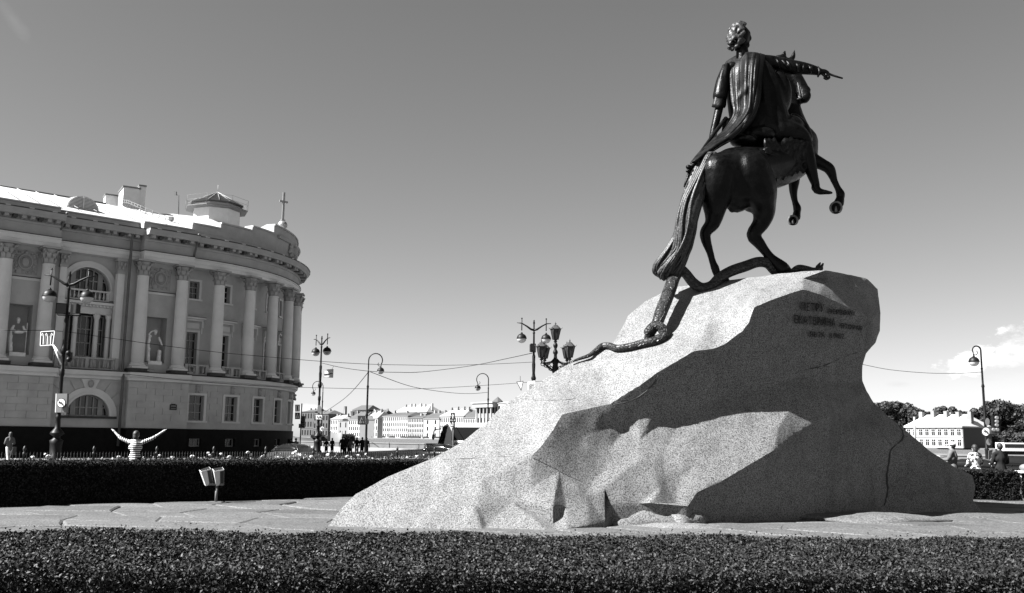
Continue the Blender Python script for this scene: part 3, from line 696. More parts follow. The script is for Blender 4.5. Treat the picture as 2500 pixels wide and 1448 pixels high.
# court floor: bedding and irregular slabs
cb = MB(); cb.prism([(-30, -6), (34, -6), (34, 34), (4, 50), (-1.5, 44.5), (-22, 22.2), (-30, 14)], GZ-.1, -.012); struct(cb, 'court_bedding', M_JOINT)
court = MB(); court.box((2, 12, .0), (.2, .2, .01)); court_o = struct(court, 'paving', M_FLAG)
def slabs():
    sx_, sy_ = 1.75, 1.15; cols, rows_ = 22, 13; X0, Y0 = -16.5, 14.6; R = random.Random(4); cor = {}
    for i in range(cols+2):
        for j in range(rows_+1):
            for k in (0, 1):
                cor[i, j, k] = (X0+(i+(.5 if j % 2 else 0)+(0 if k == 0 else .5))*sx_+R.uniform(-.28, .28), Y0+j*sy_+R.uniform(-.16, .16)+(.0 if k == 0 else R.uniform(-.12, .12)))
    for j in range(rows_):
        for i in range(cols):
            a = [cor[i, j, 0], cor[i, j, 1], cor[i+1, j, 0]]
            o = 0
            off = 0 if j % 2 == 0 else 1
            # upper corners belong to the next row, which is shifted by half a slab
            b = [cor[i+off, j+1, 1] if j % 2 else cor[i, j+1, 0], cor[i+off, j+1, 0] if j % 2 else cor[i-1 if i else 0, j+1, 1]]
            up1 = cor[i+1, j+1, 0] if j % 2 else cor[i, j+1, 1]; 
            if j % 2: top = [cor[i+1, j+1, 1], cor[i+1, j+1, 0], cor[i, j+1, 1]]
            else:
                if i == 0: continue
                top = [cor[i, j+1, 1-1+0] if False else cor[i, j+1, 0], cor[i-1, j+1, 1], cor[i-1, j+1, 0]]
            poly = a+top; cx = sum(p[0] for p in poly)/6; cy = sum(p[1] for p in poly)/6
            yield poly, cx, cy, R
for poly, cx, cy, R in slabs():
    if abs(cx)/cy > .62 and cy > 10: pass
    if abs(cx/cy) > .64: continue
    # stay inside the hedges
    if cy > 20.9+(cx+11.3)*.68 and cx < -1: continue
    z = R.uniform(.0, .022)
    tx_, ty_ = R.uniform(-.012, .012), R.uniform(-.012, .012); pts = []
    for x, y in poly:
        d = math.hypot(x-cx, y-cy); k = (d-.02)/d; pts.append((cx+(x-cx)*k, cy+(y-cy)*k))
    fine = []
    for i in range(6):
        a, b = pts[i], pts[(i+1) % 6]
        for q in (0, .33, .66):
            x = a[0]+(b[0]-a[0])*q; y = a[1]+(b[1]-a[1])*q; fine.append((x+(R.uniform(-.025, .025) if q else 0), y+(R.uniform(-.02, .02) if q else 0)))
    n = len(fine); mb = MB()
    top = [(x, y, z+.012+tx_*(x-cx)+ty_*(y-cy)) for x, y in [(cx+(x-cx)*.95, cy+(y-cy)*.95) for x, y in fine]]; rim = [(x, y, z+tx_*(x-cx)+ty_*(y-cy)-.012) for x, y in fine]; low = [(x, y, -.02) for x, y in fine]
    mb.add(top+rim+low+[(cx, cy, z+.02)], [(i, (i+1) % n, 3*n) for i in range(n)]+[(n+i, n+(i+1) % n, (i+1) % n, i) for i in range(n)]+[(2*n+i, 2*n+(i+1) % n, n+(i+1) % n, n+i) for i in range(n)])
    s = mb.build('slab', M_FLAG, court_o)
def mound(name, px, py, Y, rx, ry, rz, m, parent, seed, lump=.22, rot=0):
    c = gnd(px, py); c.z = 0; c.y = Y; c.x = at(px, py, Y).x
    tmp = MB(); R = Matrix.Rotation(rot, 3, 'Z'); tmp.ball((0, 0, 0), 1, 26, 14)
    r_ = random.Random(seed); ph = [r_.uniform(0, 6) for _ in range(8)]
    for v in tmp.v:
        a = 1+lump*(math.sin(v.x*3.1+ph[0])*math.cos(v.y*2.7+ph[1])+.6*math.sin(v.z*5+ph[2]+v.x*5.3)+.35*math.sin(v.x*11+ph[3])*math.cos(v.y*9+v.z*8))
        p = Vector((v.x*rx, v.y*ry, v.z*rz))*a; p = R @ p; v.x, v.y, v.z = c.x+p.x, c.y+p.y, p.z-.02
    return tmp.build(name, m, parent)
YB = min(rock_depth(1590, 1236) or 19, rock_depth(1660, 1240) or 19)
mound('foot_stone', 1575, 1262, YB-.1, .92, .55, .42, M_ROCK, monument_rock, 1, .16); mound('foot_stone', 1665, 1265, YB-.05, .45, .4, .30, M_ROCK, monument_rock, 2, .2)
mound('foot_stone', 1650, 1280, YB-.5, 1.1, .6, .10, M_ROCK, monument_rock, 5, .1)
for px, py, Y, rx, ry, rz, sd_ in ((2090, 1262, 20.7, 1.6, .9, .20, 3), (2330, 1262, 22.0, 2.0, 1.1, .09, 4), (1020, 1298, 16.8, 1.8, .6, .05, 6), (1900, 1286, 19.0, 2.2, .8, .05, 9)):
    mound('bedrock_hump', px, py, Y, rx, ry, rz, M_FLAG, court_o, sd_, .17)

# ---------------------------------------------------------------- clipped hedges, leaf by leaf
def leafmat(name, lo, hi, rough=.42, spec=.5, scale=9):
    m = mat(name, (lo+hi)/2, rough, var=0, spec=spec); nt = m.node_tree; b = nt.nodes['Principled BSDF']
    g = nt.nodes.new('ShaderNodeNewGeometry'); r = nt.nodes.new('ShaderNodeMapRange'); r.inputs[3].default_value = lo; r.inputs[4].default_value = hi
    nt.links.new(g.outputs['Random Per Island'], r.inputs[0]); nt.links.new(r.outputs[0], b.inputs['Base Color']); return m
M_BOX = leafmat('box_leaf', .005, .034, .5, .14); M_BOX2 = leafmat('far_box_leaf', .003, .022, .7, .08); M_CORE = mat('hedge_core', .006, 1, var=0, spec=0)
M_ROSE = leafmat('rose_leaf', .03, .16, .5, .3); M_TREE = leafmat('tree_leaf', .006, .036, .6, .2); M_BARK = mat('bark', .03, .95, var=.3, scale=8)
def leaves(name, pos, nor, L, Wd, m, parent, rng, spread=.9, kind='stuff'):
    """one folded leaf (two triangles sharing the midrib, as a 4-corner rhomb) per point"""
    n = len(pos); r = rng.normal(size=(n, 3))*spread; d = nor+r; d /= np.linalg.norm(d, axis=1)[:, None]
    u = rng.normal(size=(n, 3)); u -= d*(u*d).sum(1)[:, None]; u /= np.linalg.norm(u, axis=1)[:, None]; w = np.cross(d, u)
    s = rng.uniform(.65, 1.25, (n, 1)); l = u*L*s; ww = w*Wd*s
    V = np.stack([pos-l*.5, pos+ww*.5+d*Wd*.18, pos+l*.5, pos-ww*.5+d*Wd*.18], 1).reshape(-1, 3)
    o = np.array(ORG[parent.name]) if parent is not None else np.zeros(3); V = V-o
    F = np.arange(4*n).reshape(n, 4); T = np.concatenate([F[:, [0, 1, 2]], F[:, [0, 2, 3]]])
    me = bpy.data.meshes.new(name); me.vertices.add(4*n); me.vertices.foreach_set('co', V.ravel().astype(np.float32)); me.loops.add(6*n); me.polygons.add(2*n)
    me.loops.foreach_set('vertex_index', T.ravel().astype(np.int32)); me.polygons.foreach_set('loop_start', np.arange(0, 6*n, 3, dtype=np.int32)); me.update(calc_edges=True); me.materials.append(m)
    ob = link(bpy.data.objects.new(name, me)); ob.parent = parent; ob['kind'] = kind; return ob
def sm_noise(x, y, s, seed=0):
    return (np.sin(x*s+seed)*np.cos(y*s*1.3+seed*2)+.6*np.sin(x*s*2.3+y*s*1.7+seed*3)+.4*np.cos(x*s*4.1-y*s*3.7+seed))/2
def hedge(label, A, B, th, ztop, n_top, n_face, L, Wd, m, seed, zlow=0.0, group=None):
    """A-B is the foot of the face seen; th metres thick behind it"""
    rng = np.random.default_rng(seed); A = np.array(A, float); B = np.array(B, float); d = B-A; ln = np.linalg.norm(d); d /= ln; nn_ = np.array([-d[1], d[0]])
    if nn_[1] < 0: nn_ = -nn_
    t = thing('clipped_hedge', (A[0], A[1], 0), label, 'hedge', group)
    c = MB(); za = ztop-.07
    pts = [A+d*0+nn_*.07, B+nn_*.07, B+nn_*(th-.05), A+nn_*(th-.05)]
    c.hexa([Vector((*p, 0)) for p in pts]+[Vector((*p, za)) for p in pts]); c.build('dark_core', M_CORE, t)  # solid dark core added to block the view through the leaves
    u = rng.uniform(0, ln, n_top); v = rng.uniform(-.02, th, n_top); z = ztop+sm_noise(u, v, 3.0, seed)*.022+sm_noise(u, v, 17.0, seed+4)*.014-np.abs(rng.normal(0, .028, n_top))+(rng.random(n_top) < .03)*rng.uniform(0, .05, n_top)
    z -= .05*np.clip(1-v/.10, 0, 1)**2
    p1 = np.concatenate([(A+np.outer(u, d)+np.outer(v, nn_)), z[:, None]], 1); n1 = np.tile([0, 0, 1.1], (n_top, 1))
    u = rng.uniform(0, ln, n_face); z = zlow+(ztop-zlow)*rng.uniform(0, 1, n_face); v = sm_noise(u, z, 5.0, seed+2)*.03+sm_noise(u, z, 19.0, seed+7)*.03+np.abs(rng.normal(0, .035, n_face))
    p2 = np.concatenate([(A+np.outer(u, d)+np.outer(v, nn_)), z[:, None]], 1); n2 = np.tile([-nn_[0]*1.0, -nn_[1]*1.0, .25], (n_face, 1))
    leaves('foliage', np.concatenate([p1, p2]), np.concatenate([n1, n2]), L, Wd, m, t, rng)
    return t
front_hedge = hedge('long clipped hedge of small glossy leaves across the very foreground', (-6.0, 5.05), (6.0, 5.35), 1.95, .95, 290000, 120000, .0225, .0125, M_BOX, 1, .35)
rng = np.random.default_rng(77)
P_ = []; N_ = []
for px, py in ((838, 1312), (868, 1313), (1002, 1310), (560, 1322), (1525, 1322), (2210, 1330), (330, 1318)):
    b = at(px, py, 6.9)
    for k in range(7): P_.append([b.x+rng.normal()*.008, b.y-.05, b.z-.07+k*.014]); N_.append([rng.normal(), -.6, .4])
leaves('young_shoots', np.array(P_), np.array(N_), .030, .015, M_BOX, front_hedge, rng, .4)
hl0, hl1 = gnd(0, 1238), gnd(850, 1215); dl = (hl1-hl0).normalized()
left_hedge = hedge('dark clipped hedge behind the court, left of the boulder', (hl0-dl*7)[:2], (hl1+dl*6)[:2], 1.5, .97, 60000, 50000, .055, .032, M_BOX2, 2)
hr0 = gnd(2380, 1222); hr0 = Vector((7.5, 27.6, 0)); hr1 = Vector((22, 28.3, 0))
zr = at(2440, 1150, 27.9).z
right_hedge = hedge('clipped hedge at the right edge, behind the boulder', hr0[:2], hr1[:2], 1.4, zr, 30000, 42000, .06, .036, M_BOX2, 3)

# ---------------------------------------------------------------- rose bed and low iron fence
F0 = Vector((-14.4, 28.7, 0)); F1 = Vector((-5.8, 38, 0)); FD = (F1-F0).normalized(); FN = Vector((-FD.y, FD.x, 0))
M_IRON = mat('black_iron', .010, .5, var=.2, scale=4, spec=.4); M_WHITE = mat('white_petals', .35, .6, var=.08)
rb = thing('rose_bed', (F0.x+2, F0.y-1, 0), 'low leafy rose bed between the dark hedge and the iron fence', 'flower bed')
n = 38000; u = rng.uniform(-9, 20, n); v = rng.uniform(-4.2, 1.2, n); hgt = .80+.16*sm_noise(u, v, 2.2, 5); z = hgt*rng.uniform(.25, 1.0, n)**.6
pp = np.stack([F0.x+FD.x*u+FN.x*v, F0.y+FD.y*u+FN.y*v, z], 1); leaves('foliage', pp, np.tile([0, 0, .5], (n, 1)), .085, .055, M_ROSE, rb, rng, .9)
rb['kind'] = 'stuff'
rose = MB(); RR = random.Random(2)
for k in range(9):
    a = RR.uniform(0, 6.3); rr = RR.uniform(0, .045); rose.ball((rr*math.cos(a), rr*math.sin(a), .02+RR.uniform(-.02, .035)), (.04, .035, .03), 6, 4)
ro = rose.build('white_rose', M_WHITE); prop(ro, 'white rose bloom in the bed by the iron fence', 'rose', 'white roses in the bed by the fence')
def place_rose(o, px, py):
    Y = (F0.y+(px/2500)*13.5) - 1.2 + RR.uniform(-.9, .9)
    p = at(px, py, Y); o.location = p; o.scale = (RR.uniform(.55, 1.0),)*3; o.rotation_euler = (0, 0, RR.uniform(0, 6))
spots = [(508, 1107), (512, 1112), (540, 1110), (605, 1106), (612, 1112), (800, 1112), (848, 1116), (875, 1113), (893, 1110), (716, 1108), (722, 1104), (420, 1118), (80, 1118), (110, 1110), (118, 1116), (290, 1117), (390, 1113), (470, 1116), (560, 1117),
         (640, 1115), (680, 1118), (760, 1117), (995, 1119), (1018, 1116), (1035, 1112), (970, 1116), (930, 1118), (785, 1110), (855, 1120), (160, 1118), (30, 1116), (830, 1127), (350, 1110), (445, 1112), (1028, 1104), (665, 1108)]
for i, s_ in enumerate(spots[:25]): place_rose(ro if i == 0 else link(ro.copy()), *s_)
fen = thing('iron_fence', F0, 'low black iron picket fence with spear tips behind the rose bed', 'fence')
pk = MB()
for k in range(-85, 208):
    c = F0+FD*(k*.1); h_ = .98
    pk.box((c.x, c.y, h_/2), (.016, .016, h_), math.atan2(FD.y, FD.x)); pk.add([(c.x-.02, c.y, h_-.0), (c.x+.02, c.y, h_), (c.x, c.y+.02, h_), (c.x, c.y-.02, h_), (c.x, c.y, h_+.09), (c.x, c.y, h_-.05)], [(0, 3, 4), (3, 1, 4), (1, 2, 4), (2, 0, 4), (3, 0, 5), (1, 3, 5), (2, 1, 5), (0, 2, 5)])
pk.build('pickets', M_IRON, fen, kind='stuff')
for z in (.12, .80):
    r_ = MB(); a, b = F0-FD*8.5, F0+FD*20.7; c = (a+b)/2; r_.box((c.x, c.y, z), ((b-a).length, .03, .03), math.atan2(FD.y, FD.x)); r_.build('rail', M_IRON, fen)
for k in range(15):
    c = F0+FD*(-8.5+k*2.08); p_ = MB(); p_.lathe([(.045, 0), (.045, .15), (.03, .17), (.03, .95), (.05, .97), (.05, 1.03), (.02, 1.06), (.045, 1.11), (.05, 1.15), (.03, 1.20), (.008, 1.24)], c, 8); p_.build('post', M_IRON, fen)
# ---------------------------------------------------------------- the columned government building, left
M_WALL = mat('ochre_stucco', .40, .9, var=.16, scale=.45, bump=.1, bscale=20, spec=.15); M_TRIM = mat('white_trim', .55, .85, var=.08, scale=.8, spec=.15)
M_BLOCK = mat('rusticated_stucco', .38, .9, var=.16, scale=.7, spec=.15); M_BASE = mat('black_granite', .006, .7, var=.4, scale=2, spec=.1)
M_ROOF = mat('pale_roof_metal', .36, .5, var=.05, scale=.5); M_PIPE = mat('drainpipe_metal', .09, .6, var=.2); M_GLASS = mat('dark_glass', .008, .12, var=0, spec=.5)
M_FRAME = mat('window_frame_paint', .24, .7, var=.05); M_FRIEZE = mat('grey_frieze', .30, .9, var=.12, scale=.9, spec=.15); M_DARKTRIM = mat('dark_moulding', .05, .9, var=.4, scale=3)  # last one: shared dark tone for ledge tops, gutters, sills, plinths, some modillions
M_STAT = mat('statue_stone', .75, .8, var=.2, scale=3)
BA = Vector((-24.226, 70.35)); ba = math.radians(42.86); BR = 14.96
BD = Vector((math.cos(ba), math.sin(ba))); BN = Vector((math.sin(ba), -math.cos(ba)))
def FP(u, n, z):
    if u <= 0: p = BA+BD*u+BN*n
    else:
        th = ba+u/BR; p = BA-BN*BR+Vector((math.sin(th), -math.cos(th)))*(BR+n)
    return Vector((p.x, p.y, z))
def us(u0, u1):
    out = [u0]
    if u1 > 0:
        s = max(0, u0)
        if u0 < 0: out.append(0)
        k = max(1, int(math.ceil((u1-s)/.75)))
        out += [s+(u1-s)*i/k for i in range(1, k+1)]
    else: out.append(u1)
    return out
def fbox(mb, u0, u1, n0, n1, z0, z1):
    U = us(u0, u1); m = len(U); vs = []
    for u in U: vs += [FP(u, n0, z0), FP(u, n1, z0), FP(u, n1, z1), FP(u, n0, z1)]
    fs = [(0, 1, 2, 3), tuple(4*(m-1)+k for k in (3, 2, 1, 0))]
    for i in range(m-1):
        a, b = 4*i, 4*i+4
        for k in range(4): fs.append((a+k, b+k, b+(k+1) % 4, a+(k+1) % 4))
    mb.add(vs, fs)
def sweep(mb, prof, u0, u1):
    """a moulding: closed (n, z) profile carried along the facade"""
    U = us(u0, u1); m = len(U); q = len(prof); vs = [FP(u, n, z) for u in U for n, z in prof]
    fs = [tuple(range(q)), tuple(q*(m-1)+k for k in range(q))[::-1]]
    for i in range(m-1):
        for k in range(q): fs.append((i*q+k, (i+1)*q+k, (i+1)*q+(k+1) % q, i*q+(k+1) % q))
    mb.add(vs, fs)
SYN = thing('columned_building', FP(-3, 0, 0), 'large classical building with giant white columns, curved corner and bright metal roof', 'building')
def wall(u0, u1, z0, z1, n0, n1, ops, m, name='wall'):
    """ops: (uc, w, zb, zt)"""
    U = sorted({u0, u1, *[v for o in ops for v in (o[0]-o[1]/2, o[0]+o[1]/2) if u0 < v < u1]}); Z = sorted({z0, z1, *[v for o in ops for v in o[2:4] if z0 < v < z1]})
    mb = MB()
    for i in range(len(U)-1):
        j = 0
        while j < len(Z)-1:
            uc, zc = (U[i]+U[i+1])/2, (Z[j]+Z[j+1])/2
            if any(abs(uc-o[0]) < o[1]/2 and o[2] < zc < o[3] for o in ops): j += 1; continue
            k = j
            while k+1 < len(Z)-1 and not any(abs(uc-o[0]) < o[1]/2 and o[2] < (Z[k+1]+Z[k+2])/2 < o[3] for o in ops): k += 1
            fbox(mb, U[i], U[i+1], n0, n1, Z[j], Z[k+1]); j = k+1
    return mb.build(name, m, SYN)
def window(uc, w, zb, zt, n, bars=(2, 3), name='window', hood=False, trim=True):
    """frame with glass recessed; n is the wall face"""
    f = MB(); t = .07
    for a in (uc-w/2+t/2, uc+w/2-t/2): fbox(f, a-t/2, a+t/2, n-.32, n-.22, zb, zt)
    for k in range(1, bars[0]): a = uc-w/2+w*k/bars[0]; fbox(f, a-.03, a+.03, n-.31, n-.235, zb, zt)
    for k in range(bars[1]+1):
        z = zb+(zt-zb)*k/bars[1] if k not in (0, bars[1]) else (zb+.04 if k == 0 else zt-.04); fbox(f, uc-w/2+t, uc+w/2-t, n-.315, n-.23, z-.03, z+.03)
    fr = f.build(name, M_FRAME, SYN)
    g = MB(); fbox(g, uc-w/2+.01, uc+w/2-.01, n-.30, n-.275, zb, zt); g.build('pane', M_GLASS, fr)
    if trim:
        s = MB()
        for a in (uc-w/2-.11, uc+w/2+.11): fbox(s, a-.1, a+.1, n+.002, n+.07, zb, zt)
        fbox(s, uc-w/2-.21, uc+w/2+.21, n+.002, n+.08, zt, zt+.16); fbox(s, uc-w/2-.28, uc+w/2+.28, n+.002, n+.16, zb-.14, zb-.002); s.build('surround', M_TRIM, fr)
    if hood:
        s = MB(); fbox(s, uc-w/2-.42, uc+w/2+.42, n+.002, n+.5, zt+1.0, zt+1.12); fbox(s, uc-w/2-.3, uc+w/2+.3, n+.004, n+.3, zt+.84, zt+.998); fbox(s, uc-w/2-.1, uc+w/2+.1, n+.002, n+.05, zt+.3, zt+.7)
        for a in (uc-w/2-.28, uc+w/2+.28): fbox(s, a-.09, a+.09, n+.003, n+.26, zt+.35, zt+.838); fbox(s, a-.06, a+.06, n+.003, n+.16, zt-.1, zt+.348)
        s.build('hood', M_TRIM, fr)
        d = MB(); fbox(d, uc-w/2-.44, uc+w/2+.44, n+.0, n+.52, zt+1.124, zt+1.15); d.build('hood_flashing', M_DARKTRIM, fr)
    return fr
UE = 23.6
WC = [.57+2.95*k for k in range(0, 8)]
# basement and base storey
base_ops = [(u+.2, .9, .72, 1.32) for u in WC]
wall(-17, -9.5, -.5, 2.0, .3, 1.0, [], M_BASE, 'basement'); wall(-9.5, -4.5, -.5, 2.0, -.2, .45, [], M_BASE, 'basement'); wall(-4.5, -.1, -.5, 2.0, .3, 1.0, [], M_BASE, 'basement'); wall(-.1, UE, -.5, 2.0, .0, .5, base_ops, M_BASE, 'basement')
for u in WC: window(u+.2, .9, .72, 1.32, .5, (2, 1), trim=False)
wops = [(u+.2, 1.15, 2.62, 4.5) for u in WC]
for a, b, n in ((-17, -9.5, .82), (-4.5, -.1, .82)): wall(a, b, 2.0, 5.35, .1, n, [], M_BLOCK)
wall(-.1, UE, 2.0, 5.35, -.3, .35, wops, M_BLOCK)
AC = -6.95
wall(-9.5, -4.5, 2.0, 5.35, -.4, .25, [(AC, 3.0, 2.75, 4.30)], M_BLOCK)
def blocks(u0, u1, n, skip, seed):
    R = random.Random(seed); z = 2.55
    for r in range(6):
        h_ = .455; u = u0+(.0 if r % 2 else -.62)
        while u < u1:
            a, b = max(u, u0)+.012, min(u+1.27, u1)-.012; u += 1.27
            if b-a < .12: continue
            segs = [(a, b)]
            for (c, w, zb, zt) in skip:
                if z+h_ < zb or z > zt: continue
                ns = []
                for (p, q) in segs:
                    if q < c-w/2 or p > c+w/2: ns.append((p, q)); continue
                    if p < c-w/2: ns.append((p, c-w/2-.01))
                    if q > c+w/2: ns.append((c+w/2+.01, q))
                segs = ns
            for p, q in segs:
                if q-p < .1: continue
                mb = MB(); fbox(mb, p, q, n-.005, n+.035+R.uniform(0, .01), z+.012, z+h_-.012); mb.build('stone_block', M_BLOCK, SYN)
        z += h_
    mb = MB(); fbox(mb, u0, u1, n-.005, n+.05, 2.02, 2.53); mb.build('stone_course', M_BLOCK, SYN)
blocks(-15.5, -9.5, .82, [], 1); blocks(-4.5, -.1, .82, [], 2); blocks(-.1, 17.5, .35, [(u+.2, 1.62, 2.45, 4.72) for u in WC], 3)
for u in WC:
    fr = window(u+.2, 1.15, 2.62, 4.5, .35, (2, 3))
    k_ = MB(); kp = FP(u+.2, .42, 4.98); k_.ball(kp, (.17, .16, .27), 9, 7); k_.ball(kp+Vector((0, 0, .2)), (.26, .14, .12), 9, 5); k_.ball(kp+Vector((-.12, 0, -.18)), (.1, .09, .14), 7, 5); k_.ball(kp+Vector((.13, 0, -.16)), (.1, .09, .14), 7, 5); k_.build('keystone_mask', M_FRIEZE, SYN)
# the arched window of the recessed bay
def arch_ring(mb, uc, zs, r0, r1, n0, n1, k=20, a0=0, a1=PI):
    for i in range(k):
        a, b = a0+(a1-a0)*i/k, a0+(a1-a0)*(i+1)/k
        P = []
        for n in (n0, n1):
            for (rr, aa) in ((r0, a), (r1, a), (r1, b), (r0, b)): P.append(FP(uc+rr*math.cos(aa), n, zs+rr*math.sin(aa)))
        mb.hexa(P)
def spandrel(mb, uc, zs, r, ztop, n0, n1, k=16):
    for i in range(k):
        a, b = PI*i/k, PI*(i+1)/k
        ua, ub = uc+r*math.cos(a), uc+r*math.cos(b); za, zb_ = zs+r*math.sin(a), zs+r*math.sin(b)
        mb.hexa([FP(ua, n0, za), FP(ub, n0, zb_), FP(ub, n0, ztop), FP(ua, n0, ztop), FP(ua, n1, za), FP(ub, n1, zb_), FP(ub, n1, ztop), FP(ua, n1, ztop)])
sp = MB(); spandrel(sp, AC, 2.8, 1.49, 4.305, -.3, .245); sp.build('spandrel', M_BLOCK, SYN)
ar = MB(); arch_ring(ar, AC, 2.8, 1.45, 1.95, .251, .36); arch_ring(ar, AC, 2.8, 1.45, 1.6, .36, .42); ar.build('archivolt', M_TRIM, SYN)
for k in range(9):   # radial stones above the arch
    a, b = PI*(k+.06)/9, PI*(k+.94)/9
    if k == 4: continue
    v = MB(); P = []
    for n in (.251, .30):
        for (aa, rr) in ((a, 1.98), (a, min(2.35/max(.30, math.sin(a)) if math.sin(a) > .3 else 9, 2.55/max(.01, abs(math.cos(a))) if abs(math.cos(a)) > .01 else 99)), (b, min(2.35/max(.30, math.sin(b)) if math.sin(b) > .3 else 9, 2.55/max(.01, abs(math.cos(b))) if abs(math.cos(b)) > .01 else 99)), (b, 1.98)):
            P.append(FP(AC+rr*math.cos(aa), n, 2.8+rr*math.sin(aa)))
    v.hexa(P); v.build('voussoir', M_BLOCK, SYN)
ks = MB(); ks.hexa([FP(AC-.35, .252, 4.7), FP(AC+.35, .252, 4.7), FP(AC+.62, .252, 5.32), FP(AC-.62, .252, 5.32), FP(AC-.35, .40, 4.7), FP(AC+.35, .40, 4.7), FP(AC+.62, .42, 5.32), FP(AC-.62, .42, 5.32)]); ks.build('keystone', M_TRIM, SYN)
k_ = MB(); k_.ball(FP(AC, .48, 5.0), (.2, .2, .27), 10, 8); k_.build('keystone_mask', M_FRIEZE, SYN)
def lunette(uc, zs, r, n, zb=None):
    f = MB(); arch_ring(f, uc, zs, r-.08, r, n-.12, n, 16); 
    if zb is not None:
        for s in (-1, 1): fbox(f, uc+s*(r-.04)-.04, uc+s*(r-.04)+.04, n-.12, n, zb, zs)
    fbox(f, uc-r, uc+r, n-.12, n, (zb if zb is not None else zs), (zb if zb is not None else zs)+.08)
    for d, w in ((-.62, .22), (.62, .22), (0, .09), (-.3, .05), (.3, .05)):
        x = uc+d*r; zt = zs+math.sqrt(max(0, r*r-(d*r)**2)); fbox(f, x-w/2*r, x+w/2*r, n-.1, n+.01+abs(w)*.1, zb if zb is not None else zs, zt)
    fbox(f, uc-r*.92, uc+r*.92, n-.1, n-.02, zs+r*.38, zs+r*.38+.07)
    fr = f.build('window', M_FRAME, SYN); g = MB(); P = [FP(uc+(r-.02)*math.cos(PI*i/16), n-.09, zs+(r-.02)*math.sin(PI*i/16)) for i in range(17)]
    if zb is not None: P = [FP(uc+r-.02, n-.09, zb)]+P+[FP(uc-r+.02, n-.09, zb)]
    g.add(P, [tuple(range(len(P)))]); g.build('pane', M_GLASS, fr)
lunette(AC, 2.78, 1.47, -.05)
sl_ = MB(); fbox(sl_, AC-1.95, AC+1.95, .25, .40, 2.62, 2.76); sl_.build('sill', M_DARKTRIM, SYN)
# ledge, balcony line
for a, b, n in ((-17, -9.4, 1.0), (-9.398, -4.602, .45), (-4.6, -.1, 1.0), (-.098, UE, .5)):
    m_ = MB(); sweep(m_, [(-.2, 5.35), (n+.02, 5.35), (n+.05, 5.5), (n+.22, 5.62), (n+.28, 5.9), (-.2, 5.92)], a, b); m_.build('ledge', M_TRIM, SYN)
    m_ = MB(); sweep(m_, [(-.25, 5.925), (n+.30, 5.925), (n+.30, 5.965), (-.25, 6.0)], a, b); m_.build('ledge_flashing', M_DARKTRIM, SYN)
CU = [-12.95, -10.3, -3.85, -.9]+[2.05+2.95*k for k in range(6)]
CN = .42
for i, u in enumerate(CU):
    p = MB(); fbox(p, u-.68, u+.68, CN-.62, CN+.62, 6.0, 6.22); p.build('column_plinth', M_DARKTRIM, SYN)
    c = FP(u, CN, 0); p = MB(); p.box((c.x, c.y, 6.30), (1.14, 1.14, .15), ba+max(0, u)/BR); p.lathe([(.55, 6.38), (.60, 6.43), (.55, 6.50), (.49, 6.53), (.52, 6.58), (.46, 6.63)], (c.x, c.y, 0), 20)
    p.lathe([(.46, 6.63), (.455, 8.6), (.43, 10.8), (.395, 12.84), (.42, 12.87), (.42, 12.93), (.385, 12.95)], (c.x, c.y, 0), 24); p.build('column', M_TRIM, SYN)
    k = MB(); k.lathe([(.385, 12.95), (.39, 13.5), (.47, 13.85), (.52, 13.93)], (c.x, c.y, 0), 16)
    for row, (zz, rr, hh, nn2) in enumerate(((13.0, .40, .36, 8), (13.3, .42, .40, 8))):
        for q in range(nn2):
            a = 2*PI*(q+.5*row)/nn2; dx, dy = math.cos(a), math.sin(a); tx2, ty2 = -dy, dx; w = .13
            P = [[Vector((c.x+dx*r2+tx2*s*w*ws, c.y+dy*r2+ty2*s*w*ws, z2)) for s in (-1, 0, 1)] for r2, z2, ws in ((rr, zz, 1), (rr+.03, zz+hh*.6, 1.15), (rr+.12, zz+hh*.95, .9), (rr+.17, zz+hh*.82, .5))]
            k.grid(P, False)
    for q in range(4):
        a = ba+max(0, u)/BR+PI/4+q*PI/2; dx, dy = math.cos(a), math.sin(a); k.tube([(c.x+dx*.42, c.y+dy*.42, 13.55), (c.x+dx*.6, c.y+dy*.6, 13.82), (c.x+dx*.72, c.y+dy*.72, 13.86), (c.x+dx*.68, c.y+dy*.68, 13.74)], [.06, .07, .07, .04], 6)
    k.box((c.x, c.y, 14.02), (1.22, 1.22, .13), ba+max(0, u)/BR); k.build('capital', M_FRIEZE, SYN)
for a, b in ((-9.45, -9.0), (-5.55, -5.05)):
    p = MB(); fbox(p, a, b, -.35, .12, 6.0, 12.95); p.build('pilaster', M_TRIM, SYN); p = MB(); fbox(p, a-.06, b+.06, -.3, .2, 12.95, 13.1); fbox(p, a-.02, b+.02, -.3, .16, 13.1, 13.85); fbox(p, a-.14, b+.14, -.3, .28, 13.85, 14.08)
    for q in range(4): p.ball(FP(a+.05+q*.13, .2, 13.35+(q % 2)*.3), (.1, .1, .16), 7, 5)
    p.build('pilaster_capital', M_FRIEZE, SYN)
